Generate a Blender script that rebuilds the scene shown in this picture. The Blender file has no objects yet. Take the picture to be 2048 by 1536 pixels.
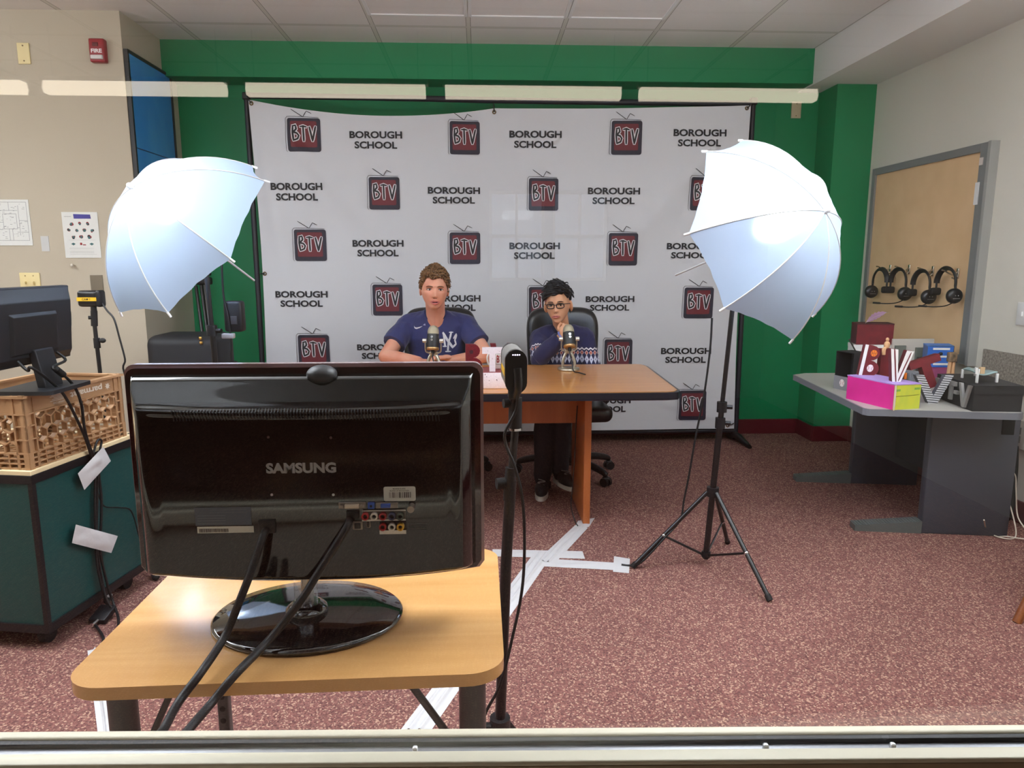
import bpy, bmesh, math, random
from mathutils import Vector, Matrix, noise
from mathutils.bvhtree import BVHTree
random.seed(7)
SC = bpy.context.scene
COL = SC.collection
R = math.radians

# ---------------------------------------------------------------- camera, world, exposure
CAM = Vector((0, 0, 1.32)); FPX = 1420.0; PITCH = R(9.63); YAW = R(2.63)
cd = bpy.data.cameras.new('camera'); cam = bpy.data.objects.new('camera', cd); COL.objects.link(cam)
cam.location = CAM; cam.rotation_euler = (R(90) - PITCH, 0, -YAW)
cd.sensor_fit = 'HORIZONTAL'; cd.sensor_width = 36.0; cd.lens = FPX / 2048 * 36.0
cd.clip_start = 0.02; cd.clip_end = 60
SC.camera = cam
w = bpy.data.worlds.new('world'); SC.world = w; w.use_nodes = True
w.node_tree.nodes['Background'].inputs[0].default_value = (0.75, 0.85, 1.0, 1)
w.node_tree.nodes['Background'].inputs[1].default_value = 0.3
SC.view_settings.view_transform = 'Standard'; SC.view_settings.look = 'None'
SC.view_settings.gamma = 1.0; SC.view_settings.use_curve_mapping = False
SC.view_settings.exposure = 0.55
ADDED_LIGHT = 12.0      # radiance of the hanging lights added out of view in this room
ADDED_LIGHT_FAR = 8.0   # radiance of the unseen light panels added in the corridor
PENDANT = 2.9
BULB = 330.0
SC.cycles.max_bounces = 8; SC.cycles.transparent_max_bounces = 12
SC.cycles.diffuse_bounces = 4; SC.cycles.glossy_bounces = 4; SC.cycles.transmission_bounces = 6
SC.cycles.sample_clamp_indirect = 6.0
SC.cycles.caustics_reflective = False; SC.cycles.caustics_refractive = False

# a measured photo point (2048 x 1536) on a plane of known depth, height or side gives its place in the room
_cr = Vector((math.cos(YAW), -math.sin(YAW), 0))
_cf = Vector((math.sin(YAW) * math.cos(PITCH), math.cos(YAW) * math.cos(PITCH), -math.sin(PITCH)))
_cu = _cr.cross(_cf)
def _ray(x, y): return _cr * ((x - 1024) / FPX) - _cu * ((y - 768) / FPX) + _cf
def aty(x, y, Y): d = _ray(x, y); return CAM + d * ((Y - CAM.y) / d.y)
def atz(x, y, Z): d = _ray(x, y); return CAM + d * ((Z - CAM.z) / d.z)
def atx(x, y, X): d = _ray(x, y); return CAM + d * ((X - CAM.x) / d.x)

# ---------------------------------------------------------------- materials
def lin(c):
    c = c / 255.0
    return c / 12.92 if c <= 0.04045 else ((c + 0.055) / 1.055) ** 2.4
def rgb(c): return (lin(c[0]), lin(c[1]), lin(c[2]), 1.0)
_mats = {}
def pm(name, col, rough=0.5, metal=0.0, spec=0.5, coat=0.0, noise_=None, bump=None, emit=0.0, trans=0.0, ior=1.45, sheen=0.0, alpha=1.0):
    """principled material; noise_ = (scale, second colour, (stretch xyz)), bump = (scale, strength)"""
    if name in _mats: return _mats[name]
    m = bpy.data.materials.new(name); m.use_nodes = True
    nt = m.node_tree; b = nt.nodes['Principled BSDF']
    b.inputs['Base Color'].default_value = rgb(col)
    b.inputs['Roughness'].default_value = rough; b.inputs['Metallic'].default_value = metal
    b.inputs['Specular IOR Level'].default_value = spec; b.inputs['Coat Weight'].default_value = coat
    b.inputs['Coat Roughness'].default_value = 0.05
    b.inputs['Transmission Weight'].default_value = trans; b.inputs['IOR'].default_value = ior
    b.inputs['Sheen Weight'].default_value = sheen
    if emit:
        b.inputs['Emission Color'].default_value = rgb(col); b.inputs['Emission Strength'].default_value = emit
    if noise_ or bump:
        tc = nt.nodes.new('ShaderNodeTexCoord')
    if noise_:
        mp = nt.nodes.new('ShaderNodeMapping'); mp.inputs['Scale'].default_value = noise_[2] if len(noise_) > 2 else (1, 1, 1)
        nz = nt.nodes.new('ShaderNodeTexNoise'); nz.inputs['Scale'].default_value = noise_[0]; nz.inputs['Detail'].default_value = 4
        mx = nt.nodes.new('ShaderNodeMix'); mx.data_type = 'RGBA'
        mx.inputs[6].default_value = rgb(col); mx.inputs[7].default_value = rgb(noise_[1])
        cr = nt.nodes.new('ShaderNodeValToRGB'); cr.color_ramp.elements[0].position = 0.35; cr.color_ramp.elements[1].position = 0.65
        nt.links.new(tc.outputs['Object'], mp.inputs[0]); nt.links.new(mp.outputs[0], nz.inputs['Vector'])
        nt.links.new(nz.outputs['Fac'], cr.inputs[0]); nt.links.new(cr.outputs[0], mx.inputs[0]); nt.links.new(mx.outputs[2], b.inputs['Base Color'])
    if bump:
        n2 = nt.nodes.new('ShaderNodeTexNoise'); n2.inputs['Scale'].default_value = bump[0]; n2.inputs['Detail'].default_value = 3
        bp = nt.nodes.new('ShaderNodeBump'); bp.inputs['Strength'].default_value = bump[1]; bp.inputs['Distance'].default_value = 0.005
        nt.links.new(tc.outputs['Object'], n2.inputs['Vector']); nt.links.new(n2.outputs['Fac'], bp.inputs['Height']); nt.links.new(bp.outputs[0], b.inputs['Normal'])
    _mats[name] = m
    return m
class NB:
    """small node-tree helper"""
    def __init__(s, name):
        s.m = bpy.data.materials.new(name); s.m.use_nodes = True; s.nt = s.m.node_tree; s.b = s.nt.nodes['Principled BSDF']; _mats[name] = s.m
        s.out = s.nt.nodes['Material Output']
    def n(s, t, **kw):
        x = s.nt.nodes.new(t)
        for k, v in kw.items(): setattr(x, k, v)
        return x
    def l(s, a, b): s.nt.links.new(a, b)
    def math(s, op, a, b=None, c=None):
        x = s.n('ShaderNodeMath', operation=op)
        for i, q in enumerate((a, b, c)):
            if q is None: continue
            if isinstance(q, (int, float)): x.inputs[i].default_value = q
            else: s.l(q, x.inputs[i])
        return x.outputs[0]
    def mix(s, f, a, b):
        x = s.n('ShaderNodeMix', data_type='RGBA')
        for i, q in ((0, f), (6, a), (7, b)):
            if isinstance(q, (int, float)): x.inputs[i].default_value = q
            elif isinstance(q, tuple): x.inputs[i].default_value = rgb(q)
            else: s.l(q, x.inputs[i])
        return x.outputs[2]
def mat_carpet():
    k = NB('carpet'); tc = k.n('ShaderNodeTexCoord')
    v = k.n('ShaderNodeTexVoronoi'); v.inputs['Scale'].default_value = 210; k.l(tc.outputs['Object'], v.inputs['Vector'])
    sep = k.n('ShaderNodeSeparateColor'); k.l(v.outputs['Color'], sep.inputs[0])
    r = k.n('ShaderNodeValToRGB'); e = r.color_ramp.elements
    r.color_ramp.interpolation = 'CONSTANT'
    e[0].position = 0; e[0].color = rgb((118, 80, 76)); e[1].position = 0.86; e[1].color = rgb((186, 150, 130))
    for p, c in ((0.28, (134, 90, 84)), (0.5, (98, 64, 64)), (0.62, (146, 104, 94)), (0.76, (122, 88, 82))):
        q = r.color_ramp.elements.new(p); q.color = rgb(c)
    k.l(sep.outputs[0], r.inputs[0])
    nz = k.n('ShaderNodeTexNoise'); nz.inputs['Scale'].default_value = 1.6; nz.inputs['Detail'].default_value = 5; k.l(tc.outputs['Object'], nz.inputs['Vector'])
    hs = k.n('ShaderNodeHueSaturation'); k.l(r.outputs[0], hs.inputs['Color'])
    k.l(k.math('MULTIPLY_ADD', nz.outputs['Fac'], 0.35, 0.83), hs.inputs['Value'])
    k.l(hs.outputs[0], k.b.inputs['Base Color']); k.b.inputs['Roughness'].default_value = 0.95; k.b.inputs['Specular IOR Level'].default_value = 0.1
    bp = k.n('ShaderNodeBump'); bp.inputs['Strength'].default_value = 0.6; bp.inputs['Distance'].default_value = 0.004
    k.l(v.outputs['Distance'], bp.inputs['Height']); k.l(bp.outputs[0], k.b.inputs['Normal'])
    return k.m
def mat_ceiling():
    k = NB('acoustic_tile'); tc = k.n('ShaderNodeTexCoord'); s = k.n('ShaderNodeSeparateXYZ'); k.l(tc.outputs['Object'], s.inputs[0])
    def line(o, off, pitch, hw):
        a = k.math('DIVIDE', k.math('ADD', o, off), pitch)
        f = k.math('ABSOLUTE', k.math('SUBTRACT', k.math('FRACT', a), 0.5))
        return k.math('MULTIPLY', k.math('SUBTRACT', 0.5, f), pitch), hw
    dx, _ = line(s.outputs[0], 1.255 + 60.0, 0.6, 0); dy, _ = line(s.outputs[1], 60.0 - 4.60 + 0.8, 0.61, 0)
    d = k.math('MINIMUM', dx, dy)
    bar = k.math('LESS_THAN', d, 0.012); edge = k.math('MULTIPLY', k.math('LESS_THAN', d, 0.0155), k.math('GREATER_THAN', d, 0.012))
    nz = k.n('ShaderNodeTexNoise'); nz.inputs['Scale'].default_value = 160; k.l(tc.outputs['Object'], nz.inputs['Vector'])
    c = k.mix(nz.outputs['Fac'], (240, 237, 234), (230, 227, 224)); c = k.mix(bar, c, (218, 216, 208)); c = k.mix(edge, c, (150, 148, 142))
    k.l(c, k.b.inputs['Base Color']); k.b.inputs['Roughness'].default_value = 0.9
    return k.m
def mat_wood(name, c0, c1, c2, axis=0, scale=1.0, rough=0.25, coat=0.5):
    k = NB(name); tc = k.n('ShaderNodeTexCoord'); mp = k.n('ShaderNodeMapping'); sc = [14 * scale] * 3; sc[axis] = 1.6 * scale; mp.inputs['Scale'].default_value = sc
    k.l(tc.outputs['Object'], mp.inputs[0])
    nz = k.n('ShaderNodeTexNoise'); nz.inputs['Scale'].default_value = 1.0; nz.inputs['Detail'].default_value = 6; nz.inputs['Distortion'].default_value = 1.4; k.l(mp.outputs[0], nz.inputs['Vector'])
    r = k.n('ShaderNodeValToRGB'); e = r.color_ramp.elements; e[0].position = 0.3; e[0].color = rgb(c0); e[1].position = 0.7; e[1].color = rgb(c2)
    q = e.new(0.5); q.color = rgb(c1); k.l(nz.outputs['Fac'], r.inputs[0]); k.l(r.outputs[0], k.b.inputs['Base Color'])
    k.b.inputs['Roughness'].default_value = rough; k.b.inputs['Coat Weight'].default_value = coat; k.b.inputs['Coat Roughness'].default_value = 0.08
    return k.m
def mat_pane(name, tint=(1, 1, 1), r0=0.075):
    """clear sheet: light goes straight through, part of it is mirrored (more at a slant)"""
    k = NB(name); lw = k.n('ShaderNodeLayerWeight'); lw.inputs['Blend'].default_value = 0.5
    f5 = k.math('POWER', lw.outputs['Facing'], 5.0); f = k.math('MULTIPLY_ADD', f5, 1 - r0, r0)
    t = k.n('ShaderNodeBsdfTransparent'); t.inputs[0].default_value = (*tint, 1); g = k.n('ShaderNodeBsdfGlossy'); g.inputs['Roughness'].default_value = 0.0
    mx = k.n('ShaderNodeMixShader'); k.l(f, mx.inputs[0]); k.l(t.outputs[0], mx.inputs[1]); k.l(g.outputs[0], mx.inputs[2]); k.l(mx.outputs[0], k.out.inputs[0])
    return k.m
def mat_canopy():
    k = NB('white_nylon'); d = k.n('ShaderNodeBsdfDiffuse'); d.inputs[0].default_value = rgb((180, 198, 226))
    t = k.n('ShaderNodeBsdfTranslucent'); t.inputs[0].default_value = rgb((218, 234, 255)); g = k.n('ShaderNodeBsdfGlossy'); g.inputs['Roughness'].default_value = 0.35
    rf = k.n('ShaderNodeBsdfRefraction'); rf.inputs[0].default_value = rgb((226, 238, 255)); rf.inputs['Roughness'].default_value = 0.62; rf.inputs['IOR'].default_value = 1.3
    m0 = k.n('ShaderNodeMixShader'); m0.inputs[0].default_value = 0.85; k.l(t.outputs[0], m0.inputs[1]); k.l(rf.outputs[0], m0.inputs[2])
    mx = k.n('ShaderNodeMixShader'); mx.inputs[0].default_value = 0.30; k.l(d.outputs[0], mx.inputs[1]); k.l(m0.outputs[0], mx.inputs[2])
    m2 = k.n('ShaderNodeMixShader'); m2.inputs[0].default_value = 0.0; k.l(mx.outputs[0], m2.inputs[1]); k.l(g.outputs[0], m2.inputs[2]); k.l(m2.outputs[0], k.out.inputs[0])
    return k.m
def mat_emit(name, col, s):
    k = NB(name); e = k.n('ShaderNodeEmission'); e.inputs[0].default_value = rgb(col); e.inputs[1].default_value = s; k.l(e.outputs[0], k.out.inputs[0]); return k.m

# ---------------------------------------------------------------- mesh builder
def catmull(pts, n=6):
    P = [Vector(p) for p in pts]
    if len(P) < 3: return P
    out = []
    for i in range(len(P) - 1):
        p0 = P[max(i - 1, 0)]; p1 = P[i]; p2 = P[i + 1]; p3 = P[min(i + 2, len(P) - 1)]
        for k in range(n):
            t = k / n
            out.append(0.5 * ((2 * p1) + (p2 - p0) * t + (2 * p0 - 5 * p1 + 4 * p2 - p3) * t * t + (3 * p1 - p0 - 3 * p2 + p3) * t ** 3))
    out.append(P[-1]); return out
_txt = {}
def text_mesh(s, bold=0.0):
    key = (s, bold)
    if key not in _txt:
        c = bpy.data.curves.new('t', 'FONT'); c.body = s; c.offset = bold; c.resolution_u = 3
        o = bpy.data.objects.new('t', c); me = bpy.data.meshes.new_from_object(o)
        v = [(q.co.x, q.co.y) for q in me.vertices]; f = [tuple(p.vertices) for p in me.polygons]
        bpy.data.objects.remove(o); bpy.data.curves.remove(c); bpy.data.meshes.remove(me)
        x0 = min(a for a, b in v); x1 = max(a for a, b in v); y0 = min(b for a, b in v); y1 = max(b for a, b in v)
        _txt[key] = ([((a - x0) / (x1 - x0), (b - y0) / (y1 - y0)) for a, b in v], f)
    return _txt[key]
_things = {}
class MB:
    def __init__(s): s.v = []; s.f = []; s.m = []; s.s = []
    def add(s, V, F, mat=0, smooth=False, M=None):
        o = len(s.v); s.v += [(M @ Vector(q)) if M is not None else Vector(q) for q in V]
        for q in F: s.f.append(tuple(i + o for i in q)); s.m.append(mat); s.s.append(smooth)
        return s
    def box(s, c, d, M=None, mat=0):
        x, y, z = d[0] / 2, d[1] / 2, d[2] / 2
        V = [(c[0] + a * x, c[1] + b * y, c[2] + e * z) for e in (-1, 1) for b in (-1, 1) for a in (-1, 1)]
        return s.add(V, [(0, 2, 3, 1), (4, 5, 7, 6), (0, 1, 5, 4), (2, 6, 7, 3), (0, 4, 6, 2), (1, 3, 7, 5)], mat, False, M)
    def rbox(s, c, d, r=0.01, seg=3, M=None, mat=0, smooth=True):
        b = bmesh.new(); bmesh.ops.create_cube(b, size=1)
        for v in b.verts: v.co = Vector((v.co.x * d[0], v.co.y * d[1], v.co.z * d[2]))
        bmesh.ops.bevel(b, geom=b.edges[:], offset=min(r, min(d) * 0.49), segments=seg, profile=0.5, affect='EDGES')
        b.verts.index_update(); V = [v.co + Vector(c) for v in b.verts]; F = [tuple(v.index for v in f.verts) for f in b.faces]; b.free()
        return s.add(V, F, mat, smooth, M)
    def cyl(s, p0, p1, r0, r1=None, n=16, mat=0, cap=True, M=None):
        r1 = r0 if r1 is None else r1; p0 = Vector(p0); p1 = Vector(p1); a = (p1 - p0).normalized()
        u = a.orthogonal().normalized(); w_ = a.cross(u); V = []
        for p, r in ((p0, r0), (p1, r1)):
            for i in range(n):
                t = 2 * math.pi * i / n; V.append(p + (u * math.cos(t) + w_ * math.sin(t)) * r)
        s.add(V, [(i, (i + 1) % n, n + (i + 1) % n, n + i) for i in range(n)], mat, True, M)
        if cap: s.add(V[:n], [tuple(range(n))[::-1]], mat, False, M); s.add(V[n:], [tuple(range(n))], mat, False, M)
        return s
    def tube(s, pts, r, n=8, mat=0, curve=True, closed=False, k=6, flat=1.0, caps='flat', M=None):
        P = catmull(pts, k) if curve else [Vector(p) for p in pts]
        rr = r if isinstance(r, (list, tuple)) else [r] * 2
        if closed: P = P[:-1] if (P[0] - P[-1]).length < 1e-6 else P
        N = len(P); V = []; up = None
        for i in range(N):
            a = (P[(i + 1) % N] - P[i - 1]) if closed else (P[min(i + 1, N - 1)] - P[max(i - 1, 0)])
            a = a.normalized() if a.length > 1e-9 else Vector((0, 0, 1))
            if up is None: up = a.orthogonal().normalized()
            up = (up - a * up.dot(a)); up = up.normalized() if up.length > 1e-6 else a.orthogonal().normalized()
            w_ = a.cross(up); t = i / max(N - 1, 1) * (len(rr) - 1); j = min(int(t), len(rr) - 2); q = rr[j] + (rr[j + 1] - rr[j]) * (t - j)
            for h in range(n):
                g = 2 * math.pi * h / n; V.append(P[i] + up * math.cos(g) * q + w_ * math.sin(g) * q * flat)
        F = []
        for i in range(N if closed else N - 1):
            for h in range(n): a0 = i * n; b0 = ((i + 1) % N) * n; F.append((a0 + h, a0 + (h + 1) % n, b0 + (h + 1) % n, b0 + h))
        s.add(V, F, mat, True, M)
        if not closed:
            s.add(V[:n], [tuple(range(n))[::-1]], mat, caps != 'flat', M); s.add(V[-n:], [tuple(range(n))], mat, caps != 'flat', M)
        return s
    def lathe(s, prof, o=(0, 0, 0), n=24, mat=0, M=None, smooth=True):
        V = [(o[0] + r * math.cos(2 * math.pi * i / n), o[1] + r * math.sin(2 * math.pi * i / n), o[2] + z) for r, z in prof for i in range(n)]
        F = [(j * n + i, j * n + (i + 1) % n, (j + 1) * n + (i + 1) % n, (j + 1) * n + i) for j in range(len(prof) - 1) for i in range(n)]
        s.add(V, F, mat, smooth, M)
        if prof[0][0] > 1e-6: s.add(V[:n], [tuple(range(n))[::-1]], mat, False, M)
        if prof[-1][0] > 1e-6: s.add(V[-n:], [tuple(range(n))], mat, False, M)
        return s
    def prism(s, poly, z0, z1, M=None, mat=0, side=None, smooth=False):
        n = len(poly); a = sum(poly[i][0] * poly[(i + 1) % n][1] - poly[(i + 1) % n][0] * poly[i][1] for i in range(n))
        poly = poly if a > 0 else poly[::-1]
        V = [(x, y, z0) for x, y in poly] + [(x, y, z1) for x, y in poly]
        s.add(V, [tuple(range(n))[::-1], tuple(range(n, 2 * n))], mat, False, M)
        return s.add(V, [(i, (i + 1) % n, n + (i + 1) % n, n + i) for i in range(n)], mat if side is None else side, smooth, M)
    def ell(s, c, r, n=20, m=12, mat=0, M=None):
        V = []; F = []
        for j in range(m + 1):
            p = math.pi * j / m
            for i in range(n):
                t = 2 * math.pi * i / n; V.append((c[0] + r[0] * math.sin(p) * math.cos(t), c[1] + r[1] * math.sin(p) * math.sin(t), c[2] - r[2] * math.cos(p)))
        F = [(j * n + i, j * n + (i + 1) % n, (j + 1) * n + (i + 1) % n, (j + 1) * n + i) for j in range(m) for i in range(n)]
        return s.add(V, F, mat, True, M)
    def grid(s, fn, nu, nv, mat=0, smooth=True, M=None, two=None):
        V = [fn(i / nu, j / nv) for j in range(nv + 1) for i in range(nu + 1)]
        F = [(j * (nu + 1) + i, j * (nu + 1) + i + 1, (j + 1) * (nu + 1) + i + 1, (j + 1) * (nu + 1) + i) for j in range(nv) for i in range(nu)]
        return s.add(V, F, mat, smooth, M)
    def text(s, t, fn, x, y, w_, h, mat=0, bold=0.02, depth=0.0, off=0.0):
        """fn(u, v, d) places a flat point; text fills the box x..x+w, y..y+h"""
        V, F = text_mesh(t, bold); n = len(V); A = [fn(x + a * w_, y + b * h, off + depth) for a, b in V]
        s.add(A, F, mat)
        if depth:
            B = [fn(x + a * w_, y + b * h, off) for a, b in V]; ed = {}
            for f in F:
                for i in range(len(f)): e = (f[i], f[(i + 1) % len(f)]); ed[e] = ed.get(e, 0) + 1
            s.add(A + B, [(a + n, b + n, b, a) for (a, b) in ed if (b, a) not in ed], mat)
        return s
    def stroke(s, pts, wd, fn, mat=0, off=0.0, step=0.02, round_=True):
        """flat ribbon along a 2-D line"""
        P = [Vector((p[0], p[1])) for p in pts]; D = []
        for i in range(len(P) - 1):
            k = max(1, int((P[i + 1] - P[i]).length / step)); D += [P[i].lerp(P[i + 1], j / k) for j in range(k)]
        D.append(P[-1]); V = []; N = len(D); F = []
        for i in range(N):
            a = D[min(i + 1, N - 1)] - D[max(i - 1, 0)]; a = a.normalized() if a.length > 1e-9 else Vector((1, 0))
            if i == 0 and round_: D[0] = D[0] - a * wd * 0.3
            if i == N - 1 and round_: D[-1] = D[-1] + a * wd * 0.3
            nn = Vector((-a.y, a.x)) * wd / 2; p = D[i]; q = 0.65 if (round_ and i in (0, N - 1)) else 1.0
            V += [fn(*(p - nn * q), off), fn(*(p + nn * q), off)]
        F = [(2 * i, 2 * i + 2, 2 * i + 3, 2 * i + 1) for i in range(N - 1)]
        return s.add(V, F, mat)
    def poly(s, pts, fn, mat=0, off=0.0):
        return s.add([fn(a, b, off) for a, b in pts], [tuple(range(len(pts)))], mat)
    def build(s, name, mats, parent=None, world=True, bevel=0.0, seg=2, kind=None, label=None):
        me = bpy.data.meshes.new(name); V = s.v
        if parent is not None and world:
            W = Matrix()
            p = parent
            while p is not None: W = _things.get(p.name, Matrix()) @ W; p = p.parent
            Wi = W.inverted(); V = [Wi @ q for q in V]
        me.from_pydata([tuple(q) for q in V], [], s.f)
        for m in (mats if isinstance(mats, (list, tuple)) else [mats]): me.materials.append(m)
        me.polygons.foreach_set('material_index', s.m); me.polygons.foreach_set('use_smooth', s.s); me.update()
        o = bpy.data.objects.new(name, me); COL.objects.link(o)
        if parent is not None: o.parent = parent
        if bevel:
            b = o.modifiers.new('bevel', 'BEVEL'); b.width = bevel; b.segments = seg; b.limit_method = 'ANGLE'; b.angle_limit = R(40)
        if kind: o['kind'] = kind
        if label: o['label'] = label
        return o
def tag(o, label, cat, group=None, kind=None):
    o['label'] = label; o['category'] = cat
    if group: o['group'] = group
    if kind: o['kind'] = kind
    return o
def thing(name, label, cat, loc=(0, 0, 0), rotz=0.0, group=None, rot=None):
    o = bpy.data.objects.new(name, None); COL.objects.link(o); o.empty_display_size = 0.05
    o.location = loc; o.rotation_euler = rot if rot else (0, 0, rotz)
    _things[o.name] = Matrix.Translation(Vector(loc)) @ (o.rotation_euler.to_matrix().to_4x4())
    return tag(o, label, cat, group)
def dup(root, loc, rotz, label):
    r = root.copy(); COL.objects.link(r); r.location = loc; r.rotation_euler = (0, 0, rotz); r['label'] = label
    _things[r.name] = Matrix.Translation(Vector(loc)) @ Matrix.Rotation(rotz, 4, 'Z')
    for ch in list(root.children):
        c = ch.copy(); COL.objects.link(c); c.parent = r
        for g in list(ch.children):
            d = g.copy(); COL.objects.link(d); d.parent = c
    return r
def struct(o): o['kind'] = 'structure'; return o
def dense(P, step):
    o = []
    for i in range(len(P)):
        a, b = Vector(P[i]), Vector(P[(i + 1) % len(P)]); k = max(1, int((b - a).length / step)); o += [tuple(a.lerp(b, j / k)) for j in range(k)]
    return o
def rrect(x0, y0, x1, y1, r, n=6):
    P = []
    for cx, cy, a0 in ((x1 - r, y0 + r, -90), (x1 - r, y1 - r, 0), (x0 + r, y1 - r, 90), (x0 + r, y0 + r, 180)):
        for i in range(n + 1): t = R(a0 + 90 * i / n); P.append((cx + r * math.cos(t), cy + r * math.sin(t)))
    return P
def plane_fn(O, X, Y):
    O = Vector(O); X = Vector(X).normalized(); Y = Vector(Y).normalized(); N = X.cross(Y)
    return lambda u, v, d=0.0: O + X * u + Y * v + N * d
BLACK = pm('black_plastic', (22, 22, 25), 0.45); BLACKM = pm('black_metal', (20, 20, 22), 0.35, spec=0.6); RUBBER = pm('black_rubber', (18, 18, 19), 0.7)
CHROME = pm('chrome', (205, 205, 208), 0.15, 1.0); WHITE = pm('white_paint', (235, 235, 235), 0.5); BEIGE = pm('wall_paint_beige', (190, 179, 160), 0.85, bump=(90, 0.08))
INK = pm('print_black', (28, 28, 34), 0.6); WHITEINK = pm('print_white', (240, 240, 240), 0.6); PAPER = pm('paper', (226, 226, 222), 0.8); IVORY = pm('ivory_plastic', (232, 214, 160), 0.4)
MAROON = pm('maroon_paint', (118, 32, 42), 0.55, noise_=(30, (102, 26, 36))); SILVERP = pm('silver_paint', (168, 166, 164), 0.4, 0.3); TAPE = pm('white_gaffer_tape', (204, 202, 204), 0.7, bump=(40, 0.3))
CORD = pm('black_cord', (20, 20, 22), 0.5)
# ================================================================ the setting
CARPET = mat_carpet(); CEIL = mat_ceiling(); GREEN = pm('green_paint', (8, 132, 82), 0.5, bump=(60, 0.05)); GLASS = mat_pane('window_glass')
FRAMEP = pm('cream_frame_paint', (214, 206, 184), 0.45); BASEM = pm('maroon_vinyl_base', (92, 26, 34), 0.4); SOFF = pm('soffit_paint', (234, 231, 228), 0.85)
def slab(name, x0, x1, y0, y1, z0, z1, m):
    return struct(MB().box(((x0 + x1) / 2, (y0 + y1) / 2, (z0 + z1) / 2), (x1 - x0, y1 - y0, z1 - z0)).build(name, m))
slab('floor', -4.6, 2.9, -5.6, 5.6, -0.1, 0.0, CARPET)
slab('ceiling', -4.6, 2.9, -5.6, 5.6, 2.79, 2.9, CEIL)
slab('wall_back', -4.6, 2.9, 5.37, 5.6, 0, 2.79, GREEN)
slab('wall_left', -4.5, -2.11, 4.60, 5.37, 0, 2.79, BEIGE)
slab('wall_far_left', -4.6, -4.5, -5.6, 5.6, 0, 2.79, BEIGE)
slab('wall_right', 2.78, 2.9, -5.6, 5.6, 0, 2.79, pm('wall_paint_brightened', (222, 218, 206), 0.85, bump=(90, 0.08)))  # paint lighter than the beige, in place of more light on this wall
wf = MB()
for x0, x1, z0, z1 in ((-4.5, 2.78, 0, 0.79), (-4.5, -1.6, 0.79, 2.45), (1.6, 2.78, 0.79, 2.45), (-4.5, 2.78, 2.45, 2.79)):
    wf.box(((x0 + x1) / 2, 0.655, (z0 + z1) / 2), (x1 - x0, 0.10, z1 - z0))
struct(wf.build('wall_front', pm('wall_front_paint', (196, 186, 168), 0.8)))
# the wall behind the photographer with two daylight windows
wr = MB(); WX = ((0.10, 0.62), (0.70, 1.22))
for x0, x1, z0, z1 in ((-4.5, 2.78, 0, 1.15), (-4.5, 0.10, 1.15, 2.0), (0.62, 0.70, 1.15, 2.0), (1.22, 2.78, 1.15, 2.0), (-4.5, 2.78, 2.0, 2.79)):
    wr.box(((x0 + x1) / 2, -5.55, (z0 + z1) / 2), (x1 - x0, 0.1, z1 - z0))
struct(wr.build('wall_rear', pm('wall_rear_paint', (176, 168, 156), 0.85)))
for i, (x0, x1) in enumerate(WX):
    w_ = struct(MB().box(((x0 + x1) / 2, -5.56, 1.575), (x1 - x0, 0.008, 0.85)).build('window_%d' % (i + 2), mat_pane('rear_window_glass_%d' % i)))
    fr = MB()
    for z in (1.17, 1.575, 1.98): fr.box(((x0 + x1) / 2, -5.55, z), (x1 - x0, 0.05, 0.03))
    for x in (x0 + 0.012, (x0 + x1) / 2, x1 - 0.012): fr.box((x, -5.55, 1.575), (0.024, 0.05, 0.85))
    fr.build('window_frame', FRAMEP, w_)
# window between the two rooms: pane, two glazing bars and the groove between them
win = struct(MB().box((0, 0.668, 1.63), (3.2, 0.006, 1.64)).build('window_1', GLASS))
Z = 0.822; sill_rot = Matrix.Translation((0.03, 0.70, 0)) @ Matrix.Rotation(R(-2.0), 4, 'Z')
MB().rbox((0, -0.007, Z - 0.016), (3.25, 0.014, 0.032), 0.004, M=sill_rot).build('sill', FRAMEP, win)
MB().rbox((0, -0.046, Z - 0.003), (3.25, 0.018, 0.006), 0.002, M=sill_rot).build('sill', FRAMEP, win)
MB().rbox((0, -0.0175, Z - 0.009), (3.25, 0.007, 0.014), 0.001, M=sill_rot).build('gasket', pm('black_gasket', (46, 44, 44), 0.6), win)
MB().box((0, -0.026, Z - 0.013), (3.25, 0.020, 0.012), M=sill_rot).build('channel', pm('grey_metal_channel', (150, 150, 154), 0.35, 0.6), win)
MB().box((0, -0.046, Z - 0.106), (3.25, 0.0175, 0.2), M=sill_rot).build('apron', pm('apron_shade_brown', (168, 146, 122), 0.7), win)  # brown tone stands for the shade below the near bar
sc_ = MB()
for x in (-0.10, 0.27, 0.405): sc_.rbox((x, -0.028, Z - 0.006), (0.006, 0.006, 0.008), 0.002, M=sill_rot)
sc_.build('glazing_clip', pm('clip_silver', (230, 230, 232), 0.3, 0.5), win)
for x in (-1.6, 1.6): MB().box((x, 0.668, 1.62), (0.05, 0.07, 1.66)).build('window_frame', FRAMEP, win)
MB().box((0, 0.668, 2.44), (3.25, 0.07, 0.05)).build('window_frame', FRAMEP, win)
# header, soffit and pier in the corner
slab('trim_1', -2.11, 2.34, 5.14, 5.37, 2.56, 2.79, GREEN)
slab('trim_2', 2.34, 2.78, 0.705, 5.37, 2.55, 2.79, SOFF)
slab('trim_3', 2.50, 2.78, 5.10, 5.37, 0.0, 2.55, GREEN)
bb = MB(); bb.box((0.2, 5.358, 0.058), (4.62, 0.02, 0.116)); bb.box((2.493, 5.23, 0.058), (0.014, 0.27, 0.116)); bb.box((2.64, 5.09, 0.058), (0.30, 0.018, 0.116))
struct(bb.build('baseboard_back', BASEM, bevel=0.004))
struct(MB().box((2.771, 2.9, 0.058), (0.016, 4.38, 0.116)).build('baseboard_right', BASEM, bevel=0.004))
struct(MB().box((-3.3, 4.59, 0.058), (2.4, 0.016, 0.116)).build('baseboard_left', BASEM, bevel=0.004))
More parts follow.
